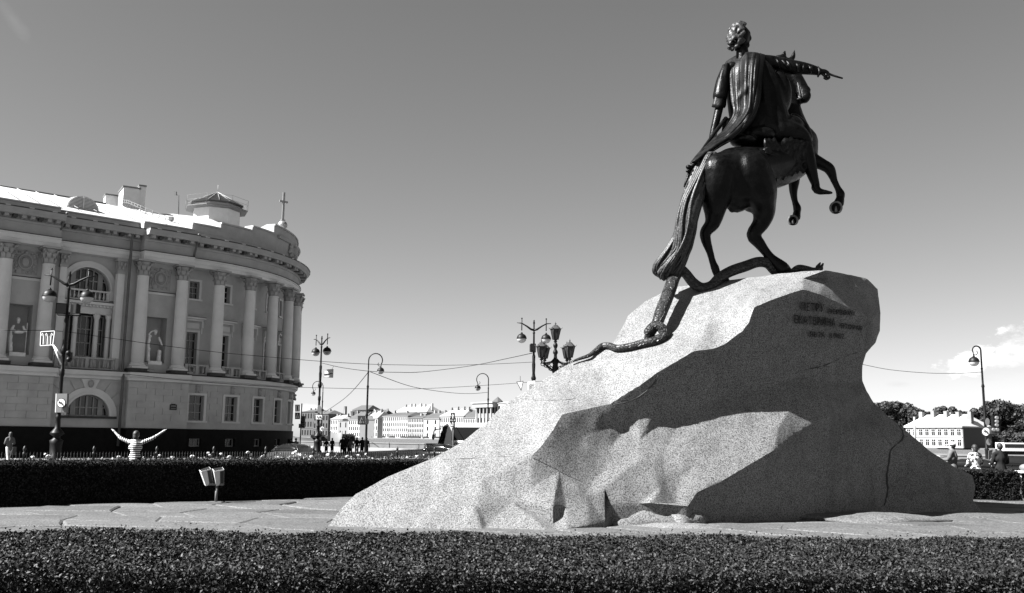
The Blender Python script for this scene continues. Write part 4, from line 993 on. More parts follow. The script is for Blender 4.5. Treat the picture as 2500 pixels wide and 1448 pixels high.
# upper walls
NC = (-11.65, -2.4)
for (a, b), nc in zip(((-17, -9.45), (-5.05, -.1)), NC):
    wall(a, b, 6.0, 14.1, -1.2, -.1, [(nc, 1.5, 6.75, 10.1)], M_WALL)
    bk = MB(); fbox(bk, nc-.9, nc+.9, -1.35, -1.21, 6.5, 10.4); bk.build('niche_back', M_WALL, SYN)
    s = MB(); fbox(s, nc-1.15, nc+1.15, -.098, -.02, 11.75, 11.93); s.build('string_course', M_TRIM, SYN); s = MB(); fbox(s, nc-1.2, nc+1.2, -.098, .02, 11.935, 11.98); s.build('string_flashing', M_DARKTRIM, SYN)
    s = MB(); fbox(s, nc-1.3, nc+1.3, -.098, .12, 6.0, 6.6); s.build('niche_dado', M_WALL, SYN)
    s = MB(); fbox(s, nc-.78, nc+.78, -.096, -.03, 12.15, 13.75); s.build('relief_panel', M_FRIEZE, SYN)
    s = MB(); c = FP(nc, .02, 12.98); R3 = Matrix.Rotation(ba, 3, 'Z')
    s.tube([FP(nc+.44*math.cos(2*PI*i/20), .0, 12.98+.5*math.sin(2*PI*i/20)) for i in range(21)], .07, 6, False); s.tube([FP(nc+.3*math.cos(2*PI*i/20), .0, 12.98+.36*math.sin(2*PI*i/20)) for i in range(21)], .03, 6, False)
    s.ball(c, (.26, .08, .32), 12, 8, R3); s.ball(FP(nc, .03, 13.6), (.16, .1, .14), 8, 6)
    RQ = random.Random(5)
    for q in range(70):
        x, z = RQ.uniform(-.72, .72), RQ.uniform(-.72, .72)
        if x*x/.3+z*z/.36 < 1: continue
        s.ball(FP(nc+x, -.01, 12.95+z), (RQ.uniform(.04, .09),)*3, 6, 4)
    s.build('medallion', M_FRIEZE, SYN)
wall(-9.45, -5.05, 6.0, 14.1, -1.5, -.75, [(AC-.3, 3.1, 6.9, 13.32)], M_WALL)
UC = AC-.3
sp = MB(); spandrel(sp, UC, 11.75, 1.55, 13.325, -1.3, -.755); sp.build('spandrel', M_WALL, SYN)
ar = MB(); arch_ring(ar, UC, 11.75, 1.5, 1.95, -.749, -.6); arch_ring(ar, UC, 11.75, 1.5, 1.62, -.6, -.54)
for s in (-1, 1): fbox(ar, UC+s*1.72-.22, UC+s*1.72+.22, -.749, -.6, 11.0, 11.75)
ar.build('archivolt', M_TRIM, SYN); lunette(UC, 11.75, 1.5, -1.1, 10.95)
def balusters(u0, u1, n, z0, z1, m, step=.28):
    b = MB(); k = max(2, int((u1-u0)/step))
    for i in range(k):
        c = FP(u0+(u1-u0)*(i+.5)/k, n, 0); h_ = z1-z0; b.lathe([(.05, z0), (.05, z0+h_*.1), (.085, z0+h_*.3), (.05, z0+h_*.62), (.04, z0+h_*.8), (.06, z0+h_)], c, 6)
    fr = MB(); fbox(fr, u0, u1, n-.12, n+.12, z1, z1+.11); fbox(fr, u0, u1, n-.11, n+.11, z0-.09, z0-.001); o = fr.build('balustrade', m, SYN); b.build('balusters', m, o, kind='stuff')
    for u in (u0-.12, (u0+u1)/2, u1+.12): q_ = MB(); fbox(q_, u-.11, u+.11, n-.115, n+.115, z0-.09, z1+.13); q_.build('pier', m, o)
balusters(UC-1.3, UC+1.3, -.8, 11.0, 11.55, M_TRIM); balusters(UC-1.9, UC+1.9, .15, 6.1, 6.72, M_FRIEZE)
s = MB(); fbox(s, UC-2.05, UC+2.05, -.749, -.2, 10.6, 10.78); fbox(s, UC-1.95, UC+1.95, -.748, -.45, 10.45, 10.6)
for q in range(16): fbox(s, UC-1.85+q*.24, UC-1.72+q*.24, -.45, -.36, 10.45, 10.59)
fbox(s, UC-1.8, UC+1.8, -.747, -.6, 9.95, 10.44); s.build('bay_cornice', M_TRIM, SYN)
s = MB(); fbox(s, UC-2.07, UC+2.07, -.749, -.18, 10.785, 10.82); s.build('bay_flashing', M_DARKTRIM, SYN)
for d in (-1.55, -.72, .72, 1.55):
    c = FP(UC+d, -.62, 0); p = MB(); p.lathe([(.22, 6.1), (.22, 6.3), (.17, 6.35), (.16, 9.6), (.2, 9.68), (.24, 9.8), (.24, 9.94)], c, 12); p.build('small_column', M_TRIM, SYN)
for d, w, bx in ((0, 1.15, (3, 3)), (-1.14, .46, (1, 3)), (1.14, .46, (1, 3))): window(UC+d, w, 6.95, 9.85, -.86, bx, trim=False)
wops2 = [(u, 1.05, 6.75, 9.3) for u in WC]+[(u, .85, 11.85, 13.2) for u in WC]
wall(-.1, UE, 6.0, 14.1, -1.5, -.75, wops2, M_WALL)
for u in WC:
    window(u, 1.05, 6.75, 9.3, -.75, (2, 4), hood=True); window(u, .85, 11.85, 13.2, -.75, (2, 3))
for a, b in zip(CU[3:-1], CU[4:]): balusters(a+.78, b-.78, CN, 6.1, 6.66, M_FRIEZE)
# entablature
for a, b, n in ((-17, -9.75, .78), (-9.748, -4.052, .0), (-4.05, -.25, .78), (-.248, UE, .46)):
    m_ = MB(); sweep(m_, [(-1.5, 14.1), (n, 14.1), (n, 14.35), (n+.04, 14.36), (n+.04, 14.62), (n+.12, 14.66), (n+.12, 14.74), (-1.5, 14.74)], a, b); m_.build('architrave', M_TRIM, SYN)
    m_ = MB(); sweep(m_, [(-1.5, 14.745), (n+.16, 14.745), (n+.16, 14.79), (-1.5, 14.82)], a, b); m_.build('architrave_flashing', M_DARKTRIM, SYN)
    m_ = MB(); sweep(m_, [(-1.5, 14.825), (n-.05, 14.825), (n-.05, 15.45), (n+.05, 15.5), (n+.08, 15.62), (-1.5, 15.64)], a, b); m_.build('frieze', M_FRIEZE, SYN)
    m_ = MB(); sweep(m_, [(-1.5, 15.88), (n+.64, 15.88), (n+.70, 16.0), (n+.79, 16.12), (n+.88, 16.27), (-1.5, 16.30)], a, b); m_.build('cornice', M_FRIEZE, SYN)
    m_ = MB(); sweep(m_, [(-1.5, 15.645), (n+.02, 15.645), (n+.02, 15.875), (-1.5, 15.875)], a, b); m_.build('corona_back', M_FRIEZE, SYN)
    m_ = MB(); sweep(m_, [(n+.2, 16.302), (n+.91, 16.275), (n+.91, 16.345), (n+.2, 16.36)], a, b); m_.build('gutter', M_DARKTRIM, SYN)
    L = b-a-.3; k = max(1, int(L/.52)); 
    for i in range(k):
        if a+.15+(i+.5)*L/k > 17.6: break
        u = a+.15+(i+.5)*L/k; md_ = MB(); fbox(md_, u-.13, u+.13, n+.025, n+.52, 15.68, 15.878); md_.build('modillion', M_DARKTRIM if i % 3 == 1 else M_FRIEZE, SYN)
    m_ = MB(); k = int((b-a)/1.45)
    for i in range(k): u = a+.5+i*1.45; fbox(m_, u, u+.3, n+.911, n+.93, 16.285, 16.355)
    m_.build('gutter_clips', M_ROOF, SYN, kind='stuff')
# parapets and attic
for a, b, n in ((-17, -9.9, .65), (-9.898, -4.15, -.1), (-4.148, -.3, .65)):
    m_ = MB(); sweep(m_, [(n-1.2, 16.30), (n, 16.30), (n, 16.80), (n+.12, 16.84), (n+.12, 16.92), (n-1.2, 16.94)], a, b); m_.build('parapet', M_FRIEZE, SYN)
at_ = [(-.298, 2.05, 17.55), (2.052, 5.15, 17.98), (5.152, 8.0, 18.35), (8.002, 11.4, 19.1), (11.402, 14.6, 19.1), (14.602, UE, 19.0)]
for a, b, z in at_:
    m_ = MB(); sweep(m_, [(-1.3, 16.31), (.2, 16.31), (.2, 16.8), (.12, 16.85), (.12, z-.14), (.22, z-.12), (.22, z), (-.6, z), (-1.3, z-.3)], a, b); m_.build('attic_block', M_FRIEZE, SYN)
m_ = MB(); sweep(m_, [(.12, 18.0), (.3, 18.05), (.42, 18.25), (.12, 18.28)], 8.6, UE); m_.build('attic_moulding', M_FRIEZE, SYN)
m_ = MB(); RQ = random.Random(8)
for q in range(60):
    a = RQ.uniform(0, 6.3); r_ = RQ.uniform(0, 1)**.5; m_.ball(FP(12.2+1.35*r_*math.cos(a), .22, 17.45+.62*r_*math.sin(a)), (RQ.uniform(.1, .2),)*3, 7, 5)
m_.ball(FP(12.2, .25, 17.6), (.35, .35, .45), 10, 8); m_.ball(FP(12.2, .25, 18.15), (.22, .22, .2), 8, 6); m_.build('coat_of_arms_relief', M_FRIEZE, SYN)
# roof
rf = MB(); U = us(-17, -.01)[:-1]+[-14, -11, -8, -5, -2]+us(0, UE); U = sorted(set(U)); rows_ = []
for (n, z) in ((.7, 16.85), (-1.2, 17.3), (-7, 19.5), (-10.5, 20.0), (-13.5, 19.9)):
    row = []
    for u in U:
        nn2 = n; zz = z
        if n == .7: nn2 = -.3; zz = 16.8 if u < -.3 else 17.2
        if u > 0 and n < -1: zz += min(u, 12)*(.07 if n < -6 else .035)
        row.append(FP(u, nn2, zz))
    rows_.append(row)
rf.grid(rows_, False); roof = rf.build('roof', M_ROOF, SYN)
for i, u in enumerate([-16+1.3*k for k in range(12)]):
    m_ = MB(); m_.tube([FP(u, -1.2, 17.5), FP(u, -7, 19.55)], .03, 4); m_.build('roof_seam', M_ROOF, roof)
m_ = MB(); m_.tube([FP(-17, -7, 19.53), FP(-4.2, -7, 19.55)], .07, 5); m_.build('ridge_pipe', M_PIPE, roof)
bd = MB(); bd.hexa([FP(-17, -1.5, .1), FP(UE, -1.3, .1), FP(UE, -13.5, .1), FP(-17, -14, .1), FP(-17, -1.5, 16.9), FP(UE, -1.5, 16.9), FP(UE, -13.5, 16.9), FP(-17, -14, 16.9)]); bd.build('rear_wall', M_WALL, SYN)
# dormer
m_ = MB(); DC = -7.55
P = [(DC+1.12*math.cos(PI*i/14), 17.72+.95*math.sin(PI*i/14)) for i in range(15)]; P = [(DC+1.5, 17.65)]+P+[(DC-1.5, 17.65)]
m_.add([FP(u, -2.2, z) for u, z in P]+[FP(u, -4.6, z+.25) for u, z in P], [tuple(range(len(P)))[::-1]]+[(i, i+1, len(P)+i+1, len(P)+i) for i in range(len(P)-1)]); dm_ = m_.build('dormer', M_ROOF, roof)
m_ = MB()
for k in range(9):
    z = 17.72+.1*k; w = 1.05*math.sqrt(max(.02, 1-((z-17.72)/.92)**2)); fbox(m_, DC-w, DC+w, -2.19, -2.15, z, z+.055)
fbox(m_, DC-.04, DC+.04, -2.148, -2.12, 17.7, 18.6); 
g_ = MB(); g_.add([FP(DC+1.02*math.cos(PI*i/14), -2.195, 17.72+.86*math.sin(PI*i/14)) for i in range(15)], [tuple(range(15))]); g_.build('vent_opening', M_PIPE, dm_); m_.build('louvre', M_WALL, dm_, kind='stuff')
M_CHIM = mat('chimney_plaster', .42, .85, var=.08)
def chimney(px0, px1, pyt, pyb, Y, dep, cap=.12):
    a, b = at(px0, pyb, Y), at(px1, pyb, Y); zt = at((px0+px1)/2, pyt, Y).z; c = (a+b)/2; w = (b-a).length; m_ = MB(); m_.box((c.x, c.y+dep/2, (a.z-1.5+zt)/2), (w, dep, zt-a.z+1.5), .55); o = m_.build('chimney', M_CHIM, roof)
    k = MB(); k.box((c.x, c.y+dep/2, zt+cap/2), (w*1.12, dep*1.08, cap), .55); k.build('chimney_cap', M_PIPE, o)
chimney(281, 318, 458, 498, 74, 2.2); chimney(318, 334, 454, 498, 74.5, 2.2); chimney(248, 275, 477, 492, 76, 1.2)
def rail(pts, h_, n, name, parent, r=.025):
    m_ = MB(); P = []
    for i in range(n+1):
        t = i/n*(len(pts)-1); k = min(int(t), len(pts)-2); p = pts[k].lerp(pts[k+1], t-k); m_.tube([p, p+Vector((0, 0, h_))], r, 4); P.append(p)
    for hh in (h_, h_*.55): m_.tube([p+Vector((0, 0, hh)) for p in P], r, 4)
    m_.build(name, M_PIPE, parent)
rail([at(290, 500, 74), at(312, 503, 73.5), at(345, 517, 72.8), at(420, 548, 72.5)], .45, 14, 'roof_railing', roof)
m_ = MB(); c = at(418, 534, 72.6); m_.box(c, (.32, .3, .28)); m_.build('roof_box', M_PIPE, roof)
# lantern
LY = 83.0; lc = at(527, 545, LY); z0, z1, z2, z3 = lc.z-1, at(527, 515, LY).z, at(527, 505, LY).z, at(527, 470, LY).z; k_ = LY/FPX
lan = MB(); lan.lathe([(60*k_, z0), (58*k_, z2)], (lc.x, lc.y, 0), 8, False); lo = lan.build('lantern', M_CHIM, roof)
m_ = MB(); m_.lathe([(64*k_, z1-.12), (78*k_, z1-.02), (78*k_, z1+.04), (62*k_, z1+.06)], (lc.x, lc.y, 0), 8, False); m_.build('lantern_platform', M_PIPE, lo)
m_ = MB(); m_.lathe([(66*k_, z2), (67*k_, z2+.08), (.03, z3)], (lc.x, lc.y, 0), 8, False); m_.build('lantern_roof', mat('lantern_glass', .012, .3, var=.3, scale=2), lo)
m_ = MB()
for q in range(16): a = PI*q/8; m_.tube([(lc.x+67*k_*math.cos(a), lc.y+67*k_*math.sin(a), z2+.12), (lc.x, lc.y, z3+.05)], .022, 4)
m_.tube([(lc.x, lc.y, z3), (lc.x, lc.y, z3+.7)], .02, 4); m_.build('glazing_bars', M_FRAME, lo)
rail([Vector((lc.x+78*k_*math.cos(PI*q/4), lc.y+78*k_*math.sin(PI*q/4), z1+.04)) for q in range(9)], .9, 8, 'lantern_railing', lo, .012)
m_ = MB(); p = at(436, 508, 78); m_.tube([at(436, 535, 78), at(436, 477, 78), at(430, 476, 78)], .05, 5); m_.box(at(428, 472, 78), (.2, .2, .3)); m_.build('camera_pole', M_PIPE, roof)
M_GILD = mat('gilded_metal', .25, .35, metal=.6, var=.1)
bc = FP(11.6, -.7, 0); m_ = MB(); m_.lathe([(.30, 18.9), (.28, 19.3), (.18, 19.35), (.2, 19.42)], bc, 12); m_.ball((bc.x, bc.y, 19.8), .42, 16, 12)
for z in (19.62, 19.8): m_.lathe([(.43, z-.02), (.44, z), (.43, z+.02)], bc, 16)
og = m_.build('gilded_ball', M_GILD, SYN); m_ = MB(); bz = 20.2; tz = at(701, 470, bc.y).z; m_.box((bc.x, bc.y, (bz+tz)/2), (.2, .1, tz-bz), ba); m_.box((bc.x, bc.y, tz-.85), (.8, .10, .2), ba); m_.box((bc.x, bc.y, bz+.05), (.34, .3, .1), ba); m_.build('cross', M_GILD, og)
# pipes
for (u, n, zt, zb) in ((-4.85, .38, 16.3, .75), (-.15, -.55, 14.6, 6.3)):
    m_ = MB(); m_.tube([FP(u-.1, n+.25, zt-.1), FP(u, n+.05, zt-.7), FP(u, n, zt-1.3), FP(u, n, 6.3), FP(u, n+.25, 5.7), FP(u, n+.25, 5.2), FP(u, n+.22, zb)] if zb < 2 else [FP(u, n, zt), FP(u, n, zb)], .10, 8); o = m_.build('drainpipe', M_PIPE, SYN)
for (u0, n0, z0_, u1, n1, z1_) in ((-9.7, 1.4, 16.5, -9.9, .2, 14.6), (-.25, 1.3, 16.5, -.3, .75, 14.7)):
    m_ = MB(); m_.tube([FP(u0, n0, z0_), FP((u0+u1)/2, (n0+n1)/2, (z0_+z1_)/2), FP(u1, n1, z1_)], .08, 6); m_.build('leader_pipe', M_PIPE, SYN)
m_ = MB(); fbox(m_, -1.45, -.93, .86, .90, 3.35, 3.75); fbox(m_, -1.35, -1.03, .86, .90, 3.75, 3.8); pl = m_.build('plaque', M_IRON, SYN)
for z in (3.66, 3.60, 3.46): m_ = MB(); fbox(m_, -1.38, -1.0, .901, .906, z-.015, z+.015); m_.build('plaque_line', M_FRAME, pl)
for u in CU[2:]:
    m_ = MB(); c = FP(u+.75, 1.05, 6.12); m_.box(c, (.42, .3, .12), .3, .2); m_.build('facade_floodlight', M_FRAME, SYN)
# the two statues in the niches
def niche_statue(nc, label, pose):
    b0 = FP(nc, -.32, 6.62); t = thing('niche_statue', b0, label, 'statue', 'stone figures in the facade niches')
    m_ = MB(); m_.box((b0.x, b0.y, 6.72), (1.0, .7, .3), ba); m_.build('plinth', M_STAT, t)
    s = MB(); ax = Vector((BD.x, BD.y, 0)); out = Vector((BN.x, BN.y, 0))
    def q(a, o, z): return b0+ax*a+out*o+Vector((0, 0, z))
    rows2 = []
    for z, w, d, off in ((.2, .44, .34, .0), (.5, .40, .30, .0), (.9, .36, .27, .02), (1.25, .31, .25, .03), (1.5, .26, .21, .02), (1.75, .30, .22, 0), (2.0, .31, .2, 0), (2.15, .2, .15, 0), (2.25, .09, .09, 0)):
        row = []
        for k in range(26):
            a = 2*PI*k/26; f = 1+(.13*math.sin(a*7+z*1.5) if z < 1.7 else .05*math.sin(a*6)); row.append(q(w*math.cos(a)*f+off*pose, d*math.sin(a)*f, z))
        rows2.append(row)
    s.grid(rows2, True, True); s.ball(q(.03*pose, .03, 2.42), (.12, .13, .16), 10, 8); s.ball(q(.03*pose, -.03, 2.47), (.14, .14, .15), 9, 7); s.tube([q(.02*pose, 0, 2.2), q(.03*pose, 0, 2.35)], .07, 8)
    if pose > 0:   # arm raised behind the head, the other hanging out
        s.tube([q(-.28, 0, 2.05), q(-.48, .02, 2.2), q(-.30, .04, 2.42), q(-.1, .02, 2.5)], [.09, .08, .065, .05], 8); s.tube([q(.28, 0, 2.05), q(.42, .06, 1.75), q(.52, .12, 1.45), q(.56, .16, 1.4)], [.09, .08, .06, .05], 8)
        s.tube([q(-.42, 0, 2.1), q(-.45, -.02, 1.5), q(-.42, 0, .8), q(-.4, 0, .25)], [.07, .12, .13, .16], 7); s.tube([q(.45, -.05, 1.1), q(.42, -.05, .6), q(.4, 0, .2)], [.13, .17, .18], 7)
    else:
        s.tube([q(-.28, 0, 2.05), q(-.42, .04, 1.75), q(-.2, .25, 1.65), q(.05, .28, 1.7)], [.09, .09, .07, .05], 8); s.tube([q(.28, 0, 2.05), q(.42, .08, 1.7), q(.2, .28, 1.6), q(-.05, .3, 1.6)], [.09, .09, .07, .05], 8)
        s.tube([q(.5, .15, .2), q(.5, .15, 2.3)], .03, 6); s.tube([q(-.25, .2, 1.6), q(.25, .22, 1.62)], .10, 7); s.tube([q(-.4, 0, 1.9), q(-.48, .1, 1.2), q(-.38, .1, .3)], [.06, .12, .14], 7)
    fig = fuse2(s, 'figure', M_STAT, t, .035)
def fuse2(mb, name, m, parent, vox):
    o = mb.build(name, m, parent); r = o.modifiers.new('r', 'REMESH'); r.mode = 'VOXEL'; r.voxel_size = vox; r.use_smooth_shade = True; s = o.modifiers.new('s', 'SMOOTH'); s.iterations = 2; apply_mods(o)
    if not o.data.materials: o.data.materials.append(m)
    return o
niche_statue(NC[0], 'draped stone figure with a staff in the niche left of the arched window', -1)
niche_statue(NC[1], 'draped stone figure raising one arm, in the niche right of the drainpipe', 1)
# ---------------------------------------------------------------- street lamps, signs, wires
M_LAMP = mat('lamp_black', .004, .5, var=.2, scale=3, spec=.2); M_LGLASS = mat('lamp_glass', .34, .25, var=0, spec=.4); M_SIGNW = mat('sign_white', .62, .6, var=.04); M_SIGND = mat('sign_dark', .015, .5, var=0); M_SIGNB = mat('sign_blue_grey', .06, .5, var=0); M_SIGNG = mat('sign_grey', .12, .6, var=.05)
def globe(root, c, r, arm=None):
    m_ = MB(); m_.ball(c, r, 16, 8, z0=0, z1=1); m_.lathe([(r*1.03, -.03), (r*1.03, .03)], c, 16); m_.lathe([(r*.28, r*.92), (r*.2, r*1.12), (r*.08, r*1.3)], c, 8)
    o = m_.build('lamp_shade', M_LAMP, root); g_ = MB(); g_.ball(c, r*.96, 16, 8, z0=-1, z1=0); g_.build('lamp_glass', M_LGLASS, o)
def double_lamp(px, Y, H, label, arm=1.05, rot=.0, group='tall double arm street lamps'):
    b0 = at(px, 1060, Y); b0 = Vector((b0.x, Y, GZ)); t = thing('street_lamp', b0, label, 'street lamp', group); h0 = H-GZ
    m_ = MB(); m_.lathe([(.42, 0), (.42, .5), (.34, .6), (.36, 1.3), (.40, 1.5), (.22, 1.62), (.20, 1.75), (.42, 1.9), (.38, 2.0), (.17, 2.25), (.14, 2.8), (.2, 2.9), (.14, 3.0), (.13, 3.4), (.18, 3.5), (.12, 3.6), (.11, 5.4), (.15, 5.5), (.15, 5.8), (.10, 5.9), (.10, h0*.56), (.17, h0*.57), (.22, h0*.585), (.15, h0*.60), (.12, h0*.62), (.15, h0*.68), (.12, h0*.70), (.14, h0*.74), (.09, h0*.755), (.075, h0*.9), (.12, h0*.905), (.06, h0*.915), (.06, h0*.97), (.09, h0*.975), (.05, h0-.1), (.07, h0-.06), (.01, h0)], b0, 10); m_.build('pole', M_LAMP, t)
    dx, dy = math.cos(rot), math.sin(rot); zt = b0.z+h0*.93
    y_ = MB()
    for s in (-1, 1):
        P = [b0+Vector((dx*s*a, dy*s*a, 0)) for a in (.0, .25*arm, .6*arm, arm, arm+.42)]; Z = [zt-.05, zt+.02, zt+.28, zt+.52, zt+.56]; P = [Vector((p.x, p.y, z)) for p, z in zip(P, Z)]
        y_.tube(P, [.10, .09, .07, .05, .03], 6); e = P[3]; y_.tube([e+Vector((0, 0, .42)), e+Vector((0, 0, -.62))], .045, 6); y_.ball(e+Vector((0, 0, .42)), .07, 6, 5)
    y_.build('yoke', M_LAMP, t)
    for s in (-1, 1): e = b0+Vector((dx*s*arm, dy*s*arm, 0)); globe(t, Vector((e.x, e.y, zt-.78)), .42)
    return t, b0
L1, b1 = double_lamp(139, 58.3, at(170, 662, 58.3).z, 'tall double arm lamp with two square floodlights, in front of the columned building', 1.12, .12)
L2, b2 = double_lamp(776, 94, at(789, 820, 94).z, 'tall double arm lamp just right of the columned building', .95, -.75)
L3, b3 = double_lamp(1301.5, 80, at(1306, 781, 80).z, 'tall double arm lamp behind the boulder, beside the cluster of lanterns', 1.05, .1)
def flood(root, px, py, Y, w, h_, dep=.35, rz=0):
    c = at(px, py, Y); m_ = MB(); m_.hexa([c+Matrix.Rotation(rz, 3, 'Z') @ Vector(v) for v in ((-w/2, -dep/2, -h_/2), (w/2, -dep/2, -h_/2), (w*.4, dep/2, -h_*.4), (-w*.4, dep/2, -h_*.4), (-w/2, -dep/2, h_/2), (w/2, -dep/2, h_/2), (w*.4, dep/2, h_*.4), (-w*.4, dep/2, h_*.4))])
    o = m_.build('floodlight', M_LAMP, root); g_ = MB(); g_.add([c+Matrix.Rotation(rz, 3, 'Z') @ Vector(v) for v in ((-w*.43, -dep/2-.01, -h_*.43), (w*.43, -dep/2-.01, -h_*.43), (w*.43, -dep/2-.01, h_*.43), (-w*.43, -dep/2-.01, h_*.43))], [(0, 1, 2, 3)]); g_.build('lens', M_GLASS, o)
flood(L1, 149, 754, 58.1, .62, .68, rz=.5); flood(L1, 185, 755, 58.1, .55, .68, rz=-.5); m_ = MB(); m_.tube([at(141, 769, 58.3), at(198, 771, 58.3)], .04, 5); m_.tube([at(141, 769, 58.3), at(141, 762, 58.2)], .03, 5); m_.build('bracket', M_LAMP, L1)
flood(L3, 1300, 850, 79.8, .48, .75, rz=.4); m_ = MB(); m_.box(at(1303, 857, 79.8), (.1, .6, .1)); m_.build('bracket', M_LAMP, L3)
def poly(root, pts, Y, m, name, off=0, thick=.02):
    P = [at(x, y, Y) for x, y in pts]; P = [p+Vector((0, -off, 0)) for p in P]; n = len(P); m_ = MB()
    a = sum((P[i].x*P[(i+1) % n].z-P[(i+1) % n].x*P[i].z) for i in range(n))
    if a < 0: P = P[::-1]
    m_.add(P+[p+Vector((0, thick, 0)) for p in P], [tuple(range(n)), tuple(range(2*n-1, n-1, -1))]+[((i+1) % n, i, n+i, n+(i+1) % n) for i in range(n)]); return m_.build(name, m, root)
def circ(cx, cy, r, ry=None, n=18): ry = ry or r; return [(cx+r*math.cos(2*PI*i/n), cy+ry*math.sin(2*PI*i/n)) for i in range(n)]
def line(root, pts, w, Y, m, name, off):
    for i in range(len(pts)-1):
        (x0, y0), (x1, y1) = pts[i], pts[i+1]; d = math.hypot(x1-x0, y1-y0) or 1; nx, ny = -(y1-y0)/d*w/2, (x1-x0)/d*w/2
        poly(root, [(x0+nx, y0+ny), (x1+nx, y1+ny), (x1-nx, y1-ny), (x0-nx, y0-ny)], Y, m, name, off, .004)
def sign(name, Y, corner, label, cat='road sign', group=None):
    p = at(*corner, Y); return thing(name, p, label, cat, group)
# lane sign with three arrows
Ys_ = 58.0; t = sign('lane_sign', Ys_, (116, 843), 'square black lane sign with three white arrows, on a forked white bracket', 'road sign')
poly(t, [(100, 810), (133.5, 808), (129, 842), (98.5, 844)], Ys_, M_SIGND, 'plate'); bq = [(100, 810), (133.5, 808), (129, 842), (98.5, 844), (100, 810)]; line(t, bq, 2.0, Ys_, M_SIGNW, 'border', .02)
for x0, x1 in ((105.5, 104), (115.2, 113.5), (123.5, 126.5)):
    line(t, [(x0, 841), (x0+1.0, 822), (x1, 816)], 2.0, Ys_, M_SIGNW, 'arrow', .02); poly(t, [(x1-3.4, 819), (x1+1-1, 812.5), (x1+3.6, 818.5)], Ys_, M_SIGNW, 'arrow_head', .02)
for x0 in (110, 119.5): line(t, [(x0, 840), (x0+.8, 820)], .6, Ys_, M_SIGNW, 'lane_line', .02)
m_ = MB(); m_.tube([at(130, 843, Ys_), at(150, 867, Ys_)], .05, 5); m_.tube([at(131, 843, Ys_), at(149, 890, Ys_)], .05, 5); m_.build('bracket', M_SIGNW, t)
m_ = MB(); m_.box(at(168, 870, 58.2), (.32, .3, .5)); m_.ball(at(167, 862, 58.0), .16, 8, 6); m_.ball(at(168, 878, 58.0), .16, 8, 6); m_.tube([at(152, 866, 58.3), at(168, 866, 58.2)], .04, 5); tl_ = m_.build('junction_box', M_LAMP, L1)
def noturn(Y, cx, cy, r, label, box=None, left=True):
    t = sign('turn_ban_sign', Y, (cx, cy), label)
    if box: poly(t, box, Y+.14, M_SIGNG, 'backing', 0, .25); line(t, [box[0], box[3]], 1.6, Y, M_SIGNW, 'painted_lit_edge', .0)  # white strip paints the sunlit left edge of the backing
    poly(t, circ(cx, cy, r*1.0, r*1.08), Y, M_SIGND, 'rim', .0); poly(t, circ(cx, cy, r*.84, r*.92), Y, M_SIGNW, 'face', .03)
    line(t, [(cx+r*.25, cy+r*.55), (cx+r*.2, cy-r*.1), (cx-r*.35, cy-r*.12)], r*.17, Y, M_SIGND, 'arrow', .06); poly(t, [(cx-r*.62, cy-r*.12), (cx-r*.3, cy-r*.36), (cx-r*.3, cy+r*.14)], Y, M_SIGND, 'arrow_head', .06)
    line(t, [(cx-r*.62, cy-r*.62) if not left else (cx-r*.6, cy-r*.64), (cx+r*.6, cy+r*.64)], r*.13, Y, M_SIGND, 'bar', .09); return t
noturn(57.9, 150, 984, 11, 'round turn ban sign on a grey square backing, on the lamp before the building', [(137, 961), (164, 961), (162, 1007), (135, 1007)])
def single_lamp(px, Y, H, label, side=1, zz=GZ, k=1.0, ang=0, rg=.30):
    b0 = Vector((at(px, 1060, Y).x, Y, zz)); t = thing('street_lamp', b0, label, 'street lamp', 'slender crook lamps'); h_ = H-zz; m_ = MB()
    m_.lathe([(.17, 0), (.17, .5), (.13, .6), (.11, 1.6), (.14, 1.65), (.09, 1.75), (.08, h_*.42), (.12, h_*.43), (.075, h_*.45), (.07, h_*.68), (.10, h_*.69), (.06, h_*.71), (.055, h_*.82), (.075, h_*.825), (.05, h_*.835), (.045, h_*.86)], b0, 8); m_.build('pole', M_LAMP, t)
    c, s = math.cos(ang)*side, math.sin(ang); R = .62*k; P = []; zc = b0.z+h_-R
    P.append(b0+Vector((0, 0, h_*.85)))
    for i in range(13): a = PI*(1-i/12*1.18); x = R+R*math.cos(a); P.append(Vector((b0.x+c*x, b0.y+s*x, zc+R*math.sin(a))))
    a_ = MB(); a_.tube(P, [.05]*4+[.042]*(len(P)-4), 6)
    e = P[-1]; sp_ = [e+Vector((-c*.0, 0, 0))]+[Vector((e.x-c*(.12-.14*math.cos(q)), e.y-s*(.12-.14*math.cos(q)), e.z-.02-.14*math.sin(q))) for q in [k_*.7 for k_ in range(7)]]
    a_.tube(sp_, .025, 5); tip = Vector((b0.x+c*R*1.78, b0.y+s*R*1.78, e.z-.22)); a_.tube([e, tip], .035, 5); a_.build('crook', M_LAMP, t); globe(t, tip-Vector((0, 0, rg*1.1)), rg); return t
single_lamp(894, 72, at(912, 863, 72).z, 'slender crook lamp with its globe hanging right, above the group of people', 1, k=.85, rg=.27)
single_lamp(1190.5, 93.6, at(1184, 912, 93.6).z, 'slender crook lamp with its globe hanging left, rising behind the left slope of the boulder', -1, k=.95, rg=.29)
single_lamp(784, 111, at(785, 931, 111).z, 'small distant crook lamp close behind the tall lamp right of the columned building', -1, k=1.0, zz=.3, rg=.26)
LR = single_lamp(2407, 56, at(2391, 845, 56).z, 'slender crook lamp at the right edge, carrying a round sign', -1, k=.40, rg=.30)
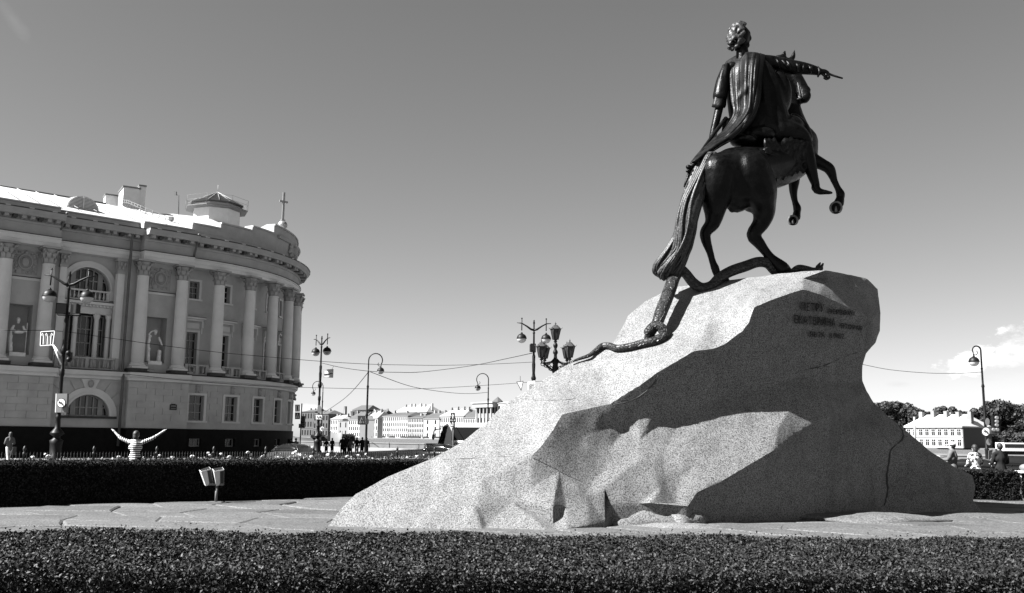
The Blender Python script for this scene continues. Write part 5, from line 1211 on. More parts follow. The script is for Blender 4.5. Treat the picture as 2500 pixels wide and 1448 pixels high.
# lantern cluster
CY = 52; cb0 = Vector((at(1355, 1060, CY).x, CY, GZ)); can = thing('lantern_column', cb0, 'ornate lamp column with a cluster of four pointed lanterns behind the boulder', 'street lamp')
kz = CY/FPX*1.02; zat = lambda py: at(1355, py, CY).z
m_ = MB(); m_.lathe([(.4, GZ), (.4, .6), (.25, .8), (.22, 2.2), (.3, 2.3), (.17, 2.5), (.15, zat(912)), (.2, zat(905)), (.14, zat(890)), (.2, zat(884)), (.10, zat(876)), (.085, zat(866)), (.14, zat(862)), (.13, zat(858)), (.06, zat(852)), (.12, zat(846)), (.13, zat(842)), (.06, zat(836))], (cb0.x, CY, 0), 12); m_.build('column', M_LAMP, can)
def lantern(c, w, H, root):
    """six-sided tapering lantern, c is the foot"""
    m_ = MB(); m_.lathe([(w*.10, 0), (w*.18, H*.05), (w*.10, H*.09), (w*.24, H*.16)], c, 8)
    for q in range(6): a = PI*q/3; m_.tube([c+Vector((w*.26*math.cos(a), w*.26*math.sin(a), H*.14)), c+Vector((w*.47*math.cos(a), w*.47*math.sin(a), H*.64))], w*.03, 4)
    for r, z in ((.27, .14), (.48, .64)): m_.lathe([(w*r, H*z-.012), (w*(r+.03), H*z), (w*r, H*z+.012)], c, 6, False)
    o = m_.build('lantern', M_LAMP, root); g_ = MB(); g_.lathe([(w*.25, H*.15), (w*.455, H*.63)], c, 6, False); g_.build('lantern_glass', M_SIGND, o)
    k = MB(); k.lathe([(w*.56, H*.64), (w*.5, H*.67), (w*.24, H*.79), (w*.22, H*.82), (w*.12, H*.84), (w*.04, H*.87), (w*.08, H*.91), (w*.03, H*.94), (w*.01, H)], c, 6, False)
    for q in range(6): a = PI*q/3; k.tube([c+Vector((w*.52*math.cos(a), w*.52*math.sin(a), H*.65)), c+Vector((w*.62*math.cos(a), w*.62*math.sin(a), H*.72))], w*.03, 4)
    k.build('lantern_roof', mat('lantern_roof', .03, .5, var=.3), o)
W_ = 27*kz; H_ = 50*kz; lantern(Vector((cb0.x, CY, zat(836))), W_, H_, can)
for px, py, dy in ((1322, 880, -.5), (1391, 880, -.5), (1384, 882, .6), (1330, 882, .6)):
    c = at(px, py, CY+dy); lantern(c, W_*.97, H_*1.03 if dy < 0 else H_*.98, can)
    a_ = MB(); a_.tube([Vector((cb0.x, CY, zat(872))), Vector((cb0.x*.7+c.x*.3, CY+dy*.3, zat(884))), Vector((cb0.x*.4+c.x*.6, CY+dy*.6, zat(887))), Vector((c.x, c.y, c.z-.15)), Vector((c.x, c.y, c.z+.05))], .04, 6)
    for (u, zq) in ((.35, 900), (.65, 893), (.9, 890)):
        q = Vector((cb0.x*(1-u)+c.x*u, CY+dy*u, zat(zq))); a_.tube([q+Vector((.12*math.cos(w), 0, .12*math.sin(w))) for w in [i*.8 for i in range(8)]], .022, 5)
    a_.tube([Vector((cb0.x, CY, zat(908))), Vector((cb0.x*.6+c.x*.4, CY+dy*.4, zat(900))), Vector((cb0.x*.15+c.x*.85, CY+dy*.85, zat(889)))], .045, 6); a_.build('scroll_arm', M_LAMP, can)
# wires
def wire(label, pts, Y0, Y1, r=.022, group='overhead wires'):
    P = catmull([(x, y, Y0+(Y1-Y0)*i/(len(pts)-1)) for i, (x, y) in enumerate(pts)], 5); m_ = MB(); Q = [at(*p) for p in P]; m_.tube(Q, r, 4); o = m_.build('overhead_wire', M_LAMP, loc=Q[0]); prop(o, label, 'wire', group)
wire('upper thin wire crossing the columned building, ending at the lamp by the lanterns', [(0,807),(138,808),(265,825),(400,844),(532,860),(628,869),(780,882),(899,889),(982,891),(1078,892),(1200,889),(1303,884)], 60, 80)
wire('sagging thicker wire strung between the two distant double arm lamps', [(784,886),(837,898),(909,907),(970,909),(1030,908),(1151,893),(1240,875),(1300,862)], 94, 80, .03)
wire('lower thin wire passing below the column bases towards the give way sign', [(300,913),(400,923),(463,930),(628,942),(780,947),(957,950),(1078,947),(1240,937),(1340,929)], 62, 82)
wire('wire sagging right from the crook lamp above the people to the next crook lamp', [(904,908),(982,937),(1030,949),(1102,959),(1151,961),(1190,958)], 72, 93.6, .026)
wire('wire dropping left from the crook lamp above the people', [(899,909),(866,949),(837,976),(792,1007)], 72, 111, .026)
wire('wire leaving the boulder towards the crook lamp at the right', [(2060,880),(2107,890),(2175,903),(2270,911),(2350,911),(2400,908)], 58, 56, .018)
# signs
t = sign('direction_sign', 93.5, (802, 912), 'pale rectangular hanging sign high on the tall lamp right of the building'); poly(t, [(790, 903), (814, 901.5), (813, 922), (790, 921)], 93.4, M_SIGNW, 'plate'); line(t, [(791, 914.5), (812, 912)], 2.2, 93.4, M_SIGND, 'stripe', .03); line(t, [(790, 903), (814, 901.5), (813, 922), (790, 921), (790, 903)], .8, 93.4, M_SIGNG, 'frame', .03); line(t, [(810, 902), (815, 893)], .8, 93.4, M_SIGNG, 'hanger', .0)
t = sign('round_sign', 93.5, (779.5, 999), 'dark oval sign seen on edge, on the tall lamp right of the building'); poly(t, circ(779.5, 999, 4.8, 10.5), 93.4, M_SIGNG, 'plate')
t = sign('arrow_plate', 93.5, (779, 1018), 'white plate with two small arrows below the oval sign'); poly(t, [(771, 1013), (786, 1013.5), (786, 1024), (771, 1023.5)], 93.3, M_SIGNW, 'plate'); line(t, [(774, 1016), (777, 1021)], 2, 93.3, M_SIGND, 'arrow', .03); line(t, [(780, 1017), (785, 1021)], 2, 93.3, M_SIGND, 'arrow', .03); line(t, [(779, 1020), (783, 1015.5)], 1.6, 93.3, M_SIGND, 'arrow', .03)
t = sign('small_round_sign', 108, (786.5, 1047), 'small pale round sign on the distant crook lamp'); poly(t, circ(786.5, 1047, 4.6, 5.6), 108, M_SIGNW, 'plate'); poly(t, circ(786.5, 1047, 3.2, 4), 107.95, M_SIGNG, 'centre')
def crossing(Y, x0, y0, x1, y1, label, dark=M_SIGND):
    t = sign('crossing_sign', Y, (x0, y1), label, group='pedestrian crossing signs'); poly(t, [(x0, y0), (x1, y0), (x1, y1), (x0, y1)], Y, dark, 'plate'); w, h_ = x1-x0, y1-y0; cx = (x0+x1)/2
    poly(t, [(x0+w*.14, y1-h_*.16), (cx, y0+h_*.14), (x1-w*.14, y1-h_*.16)], Y, M_SIGNG if dark is M_SIGND and w > 18 else M_SIGNW, 'triangle', .03)
    line(t, [(cx-w*.12, y1-h_*.2), (cx, y0+h_*.5), (cx+w*.12, y1-h_*.2)], w*.08, Y, M_SIGND, 'figure_legs', .06); line(t, [(cx, y0+h_*.36), (cx, y0+h_*.58)], w*.11, Y, M_SIGND, 'figure_body', .06); return t
crossing(71.4, 873.5, 1015, 892, 1037, 'dark square pedestrian crossing sign on the crook lamp above the people'); t = sign('disc_sign', 71.4, (895, 1027), 'dark disc sign seen on edge beside the crossing sign on the crook lamp'); poly(t, circ(896.5, 1029, 4, 8), 71.3, M_SIGND, 'plate')
post = thing('sign_post', Vector((at(1106, 1060, 70).x, 70, GZ)), 'thin grey post with two square signs in front of the white bus', 'sign post'); m_ = MB(); p0 = Vector((at(1106, 1060, 70).x, 70.1, GZ)); m_.tube([p0, Vector((p0.x, p0.y, at(1106, 1006, 70).z))], .035, 6); m_.build('post', M_SIGNG, post)
t = sign('arrow_sign', 70, (1105, 1025), 'dark square sign with a white upward arrow, left of the bus roof'); poly(t, [(1100, 1008), (1111, 1008), (1111, 1025), (1100, 1025)], 70, M_SIGND, 'plate'); line(t, [(1105.5, 1022), (1105.5, 1014)], 2, 70, M_SIGNW, 'arrow', .03); poly(t, [(1102, 1016), (1105.5, 1010.5), (1109, 1016)], 70, M_SIGNW, 'arrow_head', .03)
crossing(70, 1099.5, 1027, 1111, 1043, 'dark square crossing sign below the arrow sign at the bus')
cp = at(733, 1060, 74); post = thing('sign_post', Vector((cp.x, 74, GZ)), 'dark post with signs and a traffic light at the corner of the columned building', 'sign post'); m_ = MB(); m_.tube([Vector((cp.x, 74.1, GZ)), Vector((cp.x, 74.1, at(731, 985, 74).z))], .05, 6); m_.build('post', M_LAMP, post)
t = sign('pedestrian_sign', 74, (726.5, 1005), 'black framed white sign with a standing figure at the building corner'); poly(t, [(720.5, 988), (732, 988), (732, 1005), (720.5, 1005)], 74, M_SIGND, 'plate'); poly(t, [(722.5, 990), (730.5, 990), (730.5, 1003), (722.5, 1003)], 74, M_SIGNW, 'face', .03); line(t, [(726.5, 1002), (726.5, 993)], 3, 74, M_SIGND, 'figure', .06); poly(t, circ(726.5, 992, 1.4), 74, M_SIGND, 'figure_head', .06)
crossing(74, 720, 1007, 732.5, 1023.5, 'crossing sign at the building corner, under the standing figure sign')
t = sign('traffic_light', 73.8, (740, 1040), 'black traffic light on the corner post of the columned building', 'traffic light'); c = at(740, 1030, 73.8); m_ = MB(); m_.box(c, (.3, .25, .9)); m_.build('housing', M_SIGND, t); m_ = MB(); m_.box(at(737, 1040, 73.8), (.45, .2, .32)); m_.build('lower_box', M_SIGND, t)
for k in (-1, 0, 1): m_ = MB(); m_.lathe([(.10, 0), (.10, .1)], c+Vector((0, -.16, k*.28)), 8, True, (0, -1, 0)); m_.build('lens', M_GLASS, t)
t = sign('give_way_sign', 79, (1271, 954), 'white triangle sign with a dark rim hanging point down beside the tall lamp'); poly(t, [(1260.5, 932), (1278, 930), (1272.5, 955)], 79, M_SIGND, 'rim'); poly(t, [(1263, 933.5), (1276, 932), (1272, 950)], 79, M_SIGNW, 'face', .03); line(t, [(1270.5, 931), (1270, 918)], 1, 79, M_LAMP, 'hanger', 0)
t = sign('square_sign', 79, (1299, 945), 'white square sign with dark angular marks, half hidden behind the boulder'); poly(t, [(1288, 932), (1306, 929), (1306, 952), (1288, 952)], 79, M_SIGNW, 'plate'); line(t, [(1293, 952), (1293, 939), (1304, 937)], 1.6, 79, M_SIGND, 'mark', .03); line(t, [(1297, 952), (1297, 943), (1304, 942)], 1.4, 79, M_SIGND, 'mark', .03)
noturn(55.6, 2407, 1054, 10.5, 'round turn ban sign on the crook lamp at the right edge')
t = sign('oval_disc', 55.7, (2411, 1030), 'grey disc sign seen on edge above the round sign at the right'); poly(t, circ(2411, 1030, 5, 9), 55.8, M_SIGNG, 'plate'); poly(t, circ(2414.5, 1079, 6, 8), 55.8, M_SIGNG, 'plate')
t = sign('traffic_light', 55.4, (2431, 1058), 'traffic light with round lenses right of the crook lamp at the right edge', 'traffic light'); m_ = MB(); m_.box(at(2431, 1029, 55.4), (.42, .3, .72)); m_.build('housing', M_LAMP, t); m_ = MB(); m_.box(at(2428.5, 1050, 55.4), (.52, .25, .42)); m_.build('lower_box', M_SIGND, t)
for px, py in ((2432, 1020), (2432, 1029), (2432, 1038), (2424.5, 1049), (2433, 1049)): m_ = MB(); m_.lathe([(.10, 0), (.095, .14), (.08, .14)], at(px, py, 55.2), 10, True, (0, -1, 0)); m_.build('lens', M_SIGNG, t)
poly(t, [(2413, 1100), (2424, 1097), (2420, 1118), (2413, 1128)], 55.0, M_SIGND, 'back_plate'); line(t, [(2413, 1128), (2413, 1100), (2424, 1097)], 1, 55.0, M_SIGNG, 'plate_edge', .03)
# pair of spotlights in the court
fb = gnd(527, 1229); fb.z = 0; fl = thing('twin_spotlight', fb, 'pair of pale box spotlights tilted upward on a short post before the dark hedge', 'spotlight'); m_ = MB(); m_.tube([fb, fb+Vector((0, 0, .42))], .035, 8); m_.box(fb+Vector((0, 0, .015)), (.35, .3, .05)); m_.build('post', M_PIPE, fl); m_ = MB(); m_.box(fb+Vector((-.02, 0, .45)), (.36, .08, .05)); m_.build('crossbar', M_PIPE, fl)
for px0, px1, s in ((490, 520, -1), (519, 549, 1)):
    c = at((px0+px1)/2, 1163, fb.y); R = Matrix.Rotation(-.36 if s < 0 else -.2, 3, 'Y') @ Matrix.Rotation(.45, 3, 'Z') @ Matrix.Rotation(.30, 3, 'X')
    V = [c+R @ Vector(v) for v in ((-.09, -.09, -.20), (.09, -.09, -.20), (.09, .09, -.20), (-.09, .09, -.20), (-.12, -.12, .18), (.12, -.12, .18), (.12, .12, .18), (-.12, .12, .18))]
    m_ = MB(); m_.hexa(V); o = m_.build('lamp_housing', M_CHIM, fl); m_ = MB(); m_.add([c+R @ Vector(v) for v in ((-.11, -.11, .185), (.11, -.11, .185), (.11, .11, .185), (-.11, .11, .185))], [(0, 1, 2, 3)]); m_.build('glass', M_GLASS, o)
    m_ = MB(); m_.add([c+R @ Vector(v) for v in ((.0, -.10, -.18), (.085, -.10, -.18), (.112, -.126, .15), (.02, -.126, .15))], [(0, 1, 2, 3)]); m_.build('painted_shade_face', M_IRON, o)  # shade on the housing's right side, painted as a dark sheet
fr_ = gnd(2494, 1224); fr_.z = 0; t = thing('curved_post_lamp', fr_, 'pale spotlight on a bent tube at the right border, before the hedge', 'spotlight'); Yf = fr_.y; m_ = MB(); m_.tube([at(x, y, Yf) for x, y in catmull([(2502, 1224), (2495, 1215), (2491, 1200), (2492, 1180), (2492, 1156)], 4)], .035, 8); m_.build('bent_tube', M_SIGNW, t); m_ = MB(); m_.box(at(2500, 1152, Yf), (.34, .4, .06)); m_.build('bracket', M_SIGNW, t)
m_ = MB(); m_.ball(at(2504, 1142, Yf), (.16, .2, .11), 10, 8); m_.build('lamp_head', M_SIGNG, t)
# ---------------------------------------------------------------- people
M_SKIN = mat('skin', .30, .6, var=.05); M_HAIR = mat('dark_hair', .012, .6, var=.2); M_HAIRB = mat('brown_hair', .022, .6, var=.3, scale=20); M_DARKC = mat('dark_cloth', .012, .9, var=.2, scale=6, spec=.1); M_MIDC = mat('grey_cloth', .09, .9, var=.2, scale=6, spec=.1); M_PALEC = mat('pale_cloth', .42, .9, var=.1, scale=6, spec=.1)
def patterned(name, a, b, kind, sc):
    m = mat(name, a, .9, var=0, spec=.1); nt = m.node_tree; t = nt.nodes.new('ShaderNodeTexCoord'); r = nt.nodes.new('ShaderNodeValToRGB'); r.color_ramp.interpolation = 'CONSTANT'
    r.color_ramp.elements[0].color = (a, a, a, 1); r.color_ramp.elements[1].color = (b, b, b, 1); r.color_ramp.elements[1].position = .5
    if kind == 'stripe':
        at_ = nt.nodes.new('ShaderNodeAttribute'); at_.attribute_name = 'along'; f = nt.nodes.new('ShaderNodeMath'); f.operation = 'MULTIPLY'; f.inputs[1].default_value = sc; nt.links.new(at_.outputs['Fac'], f.inputs[0])
        g = nt.nodes.new('ShaderNodeMath'); g.operation = 'FRACT'; nt.links.new(f.outputs[0], g.inputs[0]); nt.links.new(g.outputs[0], r.inputs[0])
    else:
        v = nt.nodes.new('ShaderNodeTexNoise'); v.inputs['Scale'].default_value = sc; nt.links.new(t.outputs['Object'], v.inputs['Vector']); nt.links.new(v.outputs[0], r.inputs[0]); r.color_ramp.elements[1].position = .52
    nt.links.new(r.outputs[0], nt.nodes['Principled BSDF'].inputs['Base Color']); return m
M_STRIPE = patterned('striped_jersey', .55, .015, 'stripe', 1); M_FLORAL = patterned('patterned_dress', .4, .03, 'spots', 14)
def person(loc, label, h=1.7, face=0.0, armL=None, armR=None, top=None, legs=None, hair=None, group=None, stride=0.0, female=False, bag=None, wide=1.0, skirt=False, vox=.022, seated=False, cap=None):
    """face: heading angle, 0 looks away from the camera (+Y). arm targets: hand positions relative to the feet, in figure axes"""
    t = thing('person', loc, label, 'person', group, 0); k = h/1.72; R = Matrix.Rotation(face, 3, 'Z'); o = Vector(loc)
    def q(x, y, z): return o+R @ Vector((x*k, y*k, z*k))
    def lm(mb, pts, rs, n=10, kk=3):
        P = catmull([(*p, r) for p, r in zip(pts, rs)], kk); mb.tube([q(*p[:3]) for p in P], [p[3]*k for p in P], n)
        for p in (P[0], P[-1]): mb.ball(q(*p[:3]), p[3]*k, n, 6)
    armL = armL or (-.27, .06, .86); armR = armR or (.27, .06, .86); s_ = .185*wide*(.93 if female else 1)
    b = MB()
    lm(b, [(0, 0, .95), (0, .01, 1.12), (0, 0, 1.3), (0, 0, 1.42)], [.13, .115, .13, .10]); lm(b, [(-s_, 0, 1.41), (0, 0, 1.44), (s_, 0, 1.41)], [.05, .075, .05]); lm(b, [(0, 0, 1.42), (0, .01, 1.54)], [.055, .05])
    b.ball(q(0, .01, 1.62), (.078*k, .095*k, .115*k), 14, 10, R); b.ball(q(0, .05, 1.575), (.05*k, .06*k, .055*k), 10, 7, R); b.ball(q(0, .11, 1.61), (.014*k, .02*k, .025*k), 7, 5, R)
    for s in (-1, 1): b.ball(q(s*.08, .0, 1.61), (.012*k, .02*k, .03*k), 6, 5, R)
    arms = []
    for s, hd_ in ((-1, armL), (1, armR)):
        sh = Vector((s*s_, 0, 1.40)); hv = Vector(hd_); d = hv-sh; L = d.length; mid = (sh+hv)/2; ext = math.sqrt(max(0, .29**2-(min(L, .57)/2)**2)); bend = Vector((s*.5, -.6, -.6)).normalized()*ext; el = mid+bend
        arms.append((sh, el, hv)); lm(b, [sh, el, hv], [.050, .042, .031], 8, 2)
        dn = (hv-el).normalized(); lm(b, [hv, hv+dn*.06, hv+dn*.10], [.026, .034, .028], 8, 2)
        side = dn.cross(Vector((0, 0, 1))); side = side.normalized() if side.length > .1 else Vector((1, 0, 0))
        for f_ in range(4): off = side*(f_-1.5)*.016; lm(b, [hv+dn*.10+off, hv+dn*(.145+.01*(f_ in (1, 2)))+off*1.2, hv+dn*(.175+.012*(f_ in (1, 2)))+off*1.25-Vector((0, 0, .008))], [.0095, .009, .008], 6, 1)
        lm(b, [hv+dn*.04-side*.03, hv+dn*.085-side*.055], [.011, .009], 6, 1)
    feet = []
    for s in (-1, 1):
        st = stride*s; kn = (s*.10, st*.5+.03, .50) if not seated else (s*.12, .42, .52); an = (s*.10, st, .10) if not seated else (s*.12, .42, .1)
        lm(b, [(s*.085, 0, .93), kn, an], [.088, .060, .042]); lm(b, [(an[0], an[1]-.03, .06), (an[0], an[1]+.08, .05), (an[0], an[1]+.15, .04)], [.045, .045, .035], 8, 2); feet.append((kn, an))
    body = fuse2(b, 'body', M_SKIN, t, vox)
    c = MB(); lm(c, [(0, 0, .90), (0, .01, 1.10), (0, 0, 1.3), (0, 0, 1.43)], [.155*wide, .135*wide, .155*wide, .115]); lm(c, [(-s_, 0, 1.40), (0, 0, 1.44), (s_, 0, 1.40)], [.065, .09, .065]); lm(c, [(-.1*wide, 0, 1.25), (.1*wide, 0, 1.25)], [.11, .11], 10, 1)
    lm(c, [(-.07, 0, .98), (.07, 0, .98)], [.11*wide, .11*wide], 10, 1)
    for sh, el, hv in arms: e2 = el+(hv-el)*(.45 if female else .9); lm(c, [sh, el, e2], [.066, .052, .040], 8, 2)
    co = fuse2(c, 'shirt' if female else 'jacket', top or M_DARKC, t, vox)
    if (top is M_STRIPE):
        me = co.data; a_ = me.attributes.new('along', 'FLOAT', 'POINT'); vals = []; Ri = R.inverted()
        for v in me.vertices:
            p = (Ri @ v.co)/k; z = p.z; x = abs(p.x)
            vals.append(z*16.5 if x < .20 else ((x-.20)*16.5+1.38*16.5+.2))
        a_.data.foreach_set('value', vals)
    l = MB()
    if skirt: l.lathe([(.15*k, .98*k), (.19*k, .8*k), (.26*k, .52*k), (.24*k, .52*k)], o, 14)
    else:
        for s, (kn, an) in zip((-1, 1), feet): lm(l, [(s*.085, 0, .94), kn, (an[0], an[1], .13)], [.103, .075, .060])
        lm(l, [(-.06, 0, .93), (.06, 0, .93)], [.115, .115], 10, 1)
    (fuse2(l, 'trousers', legs or M_DARKC, t, vox) if not skirt else l.build('skirt', legs or M_DARKC, t))
    hh = MB(); hh.ball(q(0, -.018, 1.645), (.092*k, .105*k, .112*k), 12, 9, R)
    if female: hh.ball(q(0, -.05, 1.58), (.085*k, .07*k, .12*k), 10, 8, R)
    if cap is None: hh.build('hair', hair or M_HAIR, t)
    else: hh.build('hair', hair or M_HAIR, t); cp_ = MB(); cp_.ball(q(0, -.005, 1.66), (.10*k, .115*k, .10*k), 12, 5, R, 0, 1); cp_.box(q(0, .14, 1.665), (.15*k, .12*k, .012), face); cp_.build('cap', cap, t)
    if bag: g_ = MB(); p = q(*bag[0]); g_.box(p, tuple(v*k for v in bag[1]), face); g_.tube([p, q(0, -.05, 1.45)], .012, 4); g_.build('bag', bag[2], t)
    return t
def foot(px, Y, z=GZ): p = at(px, 1060, Y); return Vector((p.x, Y, z))
def hgt(px, py, Y, z=GZ): return at(px, py, Y).z-z
# woman with raised arms
pw = foot(333, 28.2, 0.0); hw = hgt(336, 1054, 28.2, 0)
person(pw, 'person in a striped top seen from behind, both arms flung wide, beyond the hedge', hw, 0.0, armL=(-.66, .05, 1.69), armR=(.74, .04, 1.71), top=M_STRIPE, legs=M_DARKC, hair=M_HAIRB, female=True, vox=.014)
pl_ = foot(26, 57); person(pl_, 'person walking with a pale bag before the dark base of the columned building', hgt(28, 1056, 57), .9, armL=(-.1, .3, 1.15), armR=(.12, .3, 1.12), top=M_MIDC, legs=M_PALEC, hair=M_HAIRB, stride=.28, female=True, bag=((.25, .2, .75), (.35, .14, .42), M_MIDC))
gp = [(798, 1072, 90, .3, 'young person with short hair at the left end of the waiting group', dict(wide=.85)), (812, 1070, 90.5, -.4, 'person with a hand on the hip, second from the left end of the group', dict(armR=(.2, .12, 1.0))),
      (837, 1066, 88, .2, 'person with a dark backpack beside the crowd below the crook lamp', dict(bag=((0, -.2, 1.2), (.32, .2, .42), M_DARKC))), (845, 1063, 90, 1.2, 'tallest person standing behind the one with the backpack', {}), (851, 1066, 91, -1.0, 'person in dark clothes in the thick of the group, facing left', dict(female=True)),
      (857, 1072, 86, .1, 'person in a pale top with a white handbag in the middle of the group', dict(top=M_MIDC, female=True, bag=((.2, -.1, .95), (.3, .14, .26), M_PALEC))), (872, 1068, 88, 0, 'person with long hair standing alone right of the pale topped one', dict(female=True)),
      (885, 1068, 88.5, .5, 'stout person in a dark coat left of the crook lamp foot', dict(wide=1.1)), (896, 1069, 87.5, -.3, 'person in black leaning beside the crook lamp foot', dict(wide=1.05))]
for px, py, Y, a, lb, kw in gp:
    z = -.2; person(foot(px, Y, z), lb, hgt(px, py, Y, z), a, group='people waiting beyond the iron fence', vox=.035, **kw)
person(foot(712, 77, -.3), 'person by the corner of the columned building, behind the parked car', 1.68, .6, top=M_DARKC, vox=.035, group='people at the building corner'); person(foot(723.5, 76, -.3), 'person in a pale shirt next to the corner post', 1.70, -.5, top=M_MIDC, vox=.035, group='people at the building corner')
person(foot(2438, 30.8, -.12), 'man in a dark jacket seen from behind, standing beyond the right hedge', hgt(2438, 1084, 30.8, -.12), .15, armL=(-.12, .3, 1.1), armR=(.15, .3, 1.12), vox=.02, wide=1.06)
person(foot(2377, 31.5, -.12), 'woman in a light patterned dress seen from behind beyond the right hedge', hgt(2377, 1087, 31.5, -.12), .1, armL=(-.15, .28, 1.05), armR=(.17, .28, 1.05), top=M_FLORAL, legs=M_FLORAL, skirt=True, female=True, hair=M_HAIR, vox=.02)
person(foot(2322, 30.0, -.12), 'person in a white cap leaning, half hidden by the right slope of the boulder', hgt(2316, 1081, 30.0, -.12), .9, armL=(-.05, .4, 1.25), armR=(.1, .4, 1.3), top=M_MIDC, cap=M_PALEC, vox=.02)
# ---------------------------------------------------------------- vehicles
M_CARD = mat('black_car_paint', .006, .2, var=0, coat=.5, spec=.4); M_CARG = mat('dark_grey_car_paint', .03, .22, var=0, coat=.5, spec=.5); M_BUSW = mat('white_bus_paint', .5, .35, var=.03); M_TYRE = mat('tyre', .01, .9, var=0); M_CHROME = mat('chrome', .5, .2, metal=1, var=0); M_LENS = mat('headlight_lens', .6, .15, var=0)
def car(loc, rot, label, paint, L=4.4, Wd=1.75, H=1.42, group='parked cars'):
    t = thing('parked_car', loc, label, 'car', group, 0); o = Vector(loc); M = Matrix.Translation(o) @ Matrix.Rotation(rot, 4, 'Z')
    def loft(mb, secs):
        """secs: (x, z0, z1, half width low, half width top)"""
        rows = []
        for x, z0, z1, w0, w1 in secs:
            r = [(-w0*.9, z0), (-w0, z0+(z1-z0)*.25), (-w0, z0+(z1-z0)*.6), (-w1, z1-(z1-z0)*.06), (-w1*.85, z1), (0, z1+.02), (w1*.85, z1), (w1, z1-(z1-z0)*.06), (w0, z0+(z1-z0)*.6), (w0, z0+(z1-z0)*.25), (w0*.9, z0)]
            rows.append([M @ Vector((x, y, z)) for y, z in r])
        mb.grid(rows, True); b = len(mb.v)-len(rows)*11; mb.f += [tuple(b+i for i in range(11)), tuple(b+(len(rows)-1)*11+i for i in range(10, -1, -1))]; mb.sm += [False]*2
    h = L/2; w = Wd/2; m_ = MB(); loft(m_, [(-h, .35, .62, w*.72, w*.6), (-h+.08, .25, .80, w*.88, w*.78), (-h+.5, .22, .90, w, w*.88), (-h+1.1, .22, .95, w, w*.92), (0, .22, .93, w, w*.93), (h-1.3, .22, .90, w, w*.92), (h-.5, .22, .80, w, w*.85), (h-.08, .25, .68, w*.86, w*.75), (h, .35, .52, w*.7, w*.55)]); body = m_.build('body', paint, t)
    m_ = MB(); loft(m_, [(-h+.55, .90, .93, w*.86, w*.7), (-h+1.05, .9, H-.12, w*.86, w*.62), (-h+1.5, .9, H, w*.87, w*.66), (.3, .9, H, w*.87, w*.66), (.75, .9, H-.12, w*.86, w*.64), (h-1.0, .88, .92, w*.86, w*.7)]); m_.build('windows', M_GLASS, t)
    m_ = MB(); rows = []
    for x, z in ((-h+1.0, H-.13), (-h+1.4, H-.005), (-h+1.8, H+.02), (0, H+.03), (.35, H+.015), (.7, H-.09)): rows.append([M @ Vector((x, y*w, z-(abs(y)**2)*.10)) for y in (-.68, -.4, 0, .4, .68)])
    m_.grid(rows); m_.grid([[p-Vector((0, 0, .03)) for p in r][::-1] for r in rows]); m_.build('roof', paint, t)
    m_ = MB()
    for s in (-1, 1):
        for a, b_, z0, z1 in (((-h+.6), (-h+1.1), .93, H-.1), (.72, h-1.05, H-.1, .93), (-.45, -.4, .93, H-.02)): m_.tube([M @ Vector((a, s*w*.86 if z0 < 1 else s*w*.66, z0)), M @ Vector((b_, s*w*.66 if z1 > 1 else s*w*.86, z1))], .035, 5)
    m_.build('pillars', paint, t, kind='stuff')
    for x in (-h+.82, h-.85):
        for s in (-1, 1):
            c = M @ Vector((x, s*(w-.09), .32)); ax = M.to_3x3() @ Vector((0, s, 0)); m_ = MB(); m_.lathe([(.32, -.1), (.33, -.06), (.33, .07), (.29, .10), (.2, .10)], c, 16, True, ax); wo_ = m_.build('wheel', M_TYRE, t); m_ = MB(); m_.lathe([(.2, .101), (.2, .11), (.05, .115), (.0, .12)], c, 10, False, ax); m_.build('rim', M_CHROME, wo_)
    for s in (-1, 1):
        m_ = MB(); m_.ball(M @ Vector((h-.12, s*w*.66, .62)), (.10, .13, .07), 8, 6); m_.build('headlight', M_LENS, t); m_ = MB(); m_.ball(M @ Vector((-h+.08, s*w*.68, .70)), (.06, .13, .08), 8, 6); m_.build('tail_light', M_SIGNG, t)
        m_ = MB(); m_.ball(M @ Vector((.62, s*(w+.08), .98)), (.07, .1, .07), 8, 6); m_.build('wing_mirror', paint, t)
    return t
car(Vector((at(714, 1060, 65).x, 65, GZ)), 2.5, 'grey saloon car parked before the corner of the columned building', M_CARG, H=1.40)
car(Vector((at(1076, 1060, 76).x, 76, GZ)), 2.6, 'black car in front of the white bus, its tail hidden by the boulder', M_CARD, H=1.42)
car(Vector((at(2490, 1060, 47).x, 47, GZ)), -.5, 'dark car with bright windows at the right border, behind the man in the jacket', M_CARD); car(Vector((at(2398, 1060, 44).x, 44.5, GZ-.0)), -.55, 'low black car behind the woman in the patterned dress', M_CARD, H=1.28)
# bus
bl = Vector((at(1092, 1060, 84).x, 84, GZ)); bt = thing('tour_bus', bl, 'white tour bus with dark wraparound windows, its rear hidden by the boulder', 'bus'); bang = -math.radians(40)
BM = Matrix.Translation(bl) @ Matrix.Rotation(bang, 4, 'Z')   # +x runs along the bus to its hidden end, -y side faces the camera
def bbox(mb, x0, x1, y0, y1, z0, z1): mb.hexa([BM @ Vector(p) for p in ((x0, y0, z0), (x1, y0, z0), (x1, y1, z0), (x0, y1, z0), (x0, y0, z1), (x1, y0, z1), (x1, y1, z1), (x0, y1, z1))])
m_ = MB(); prof = [(.0, .35), (-.05, 1.0), (.15, 1.6), (.75, 2.95), (1.1, 3.12), (1.6, 3.2), (11.2, 3.2), (11.5, 3.0), (11.6, .35)]
m_.prism([(x, z) for x, z in prof], -1.25, 1.25, BM @ Matrix(((1, 0, 0, 0), (0, 0, 1, 0), (0, 1, 0, 0), (0, 0, 0, 1)))); m_.build('body', M_BUSW, bt)
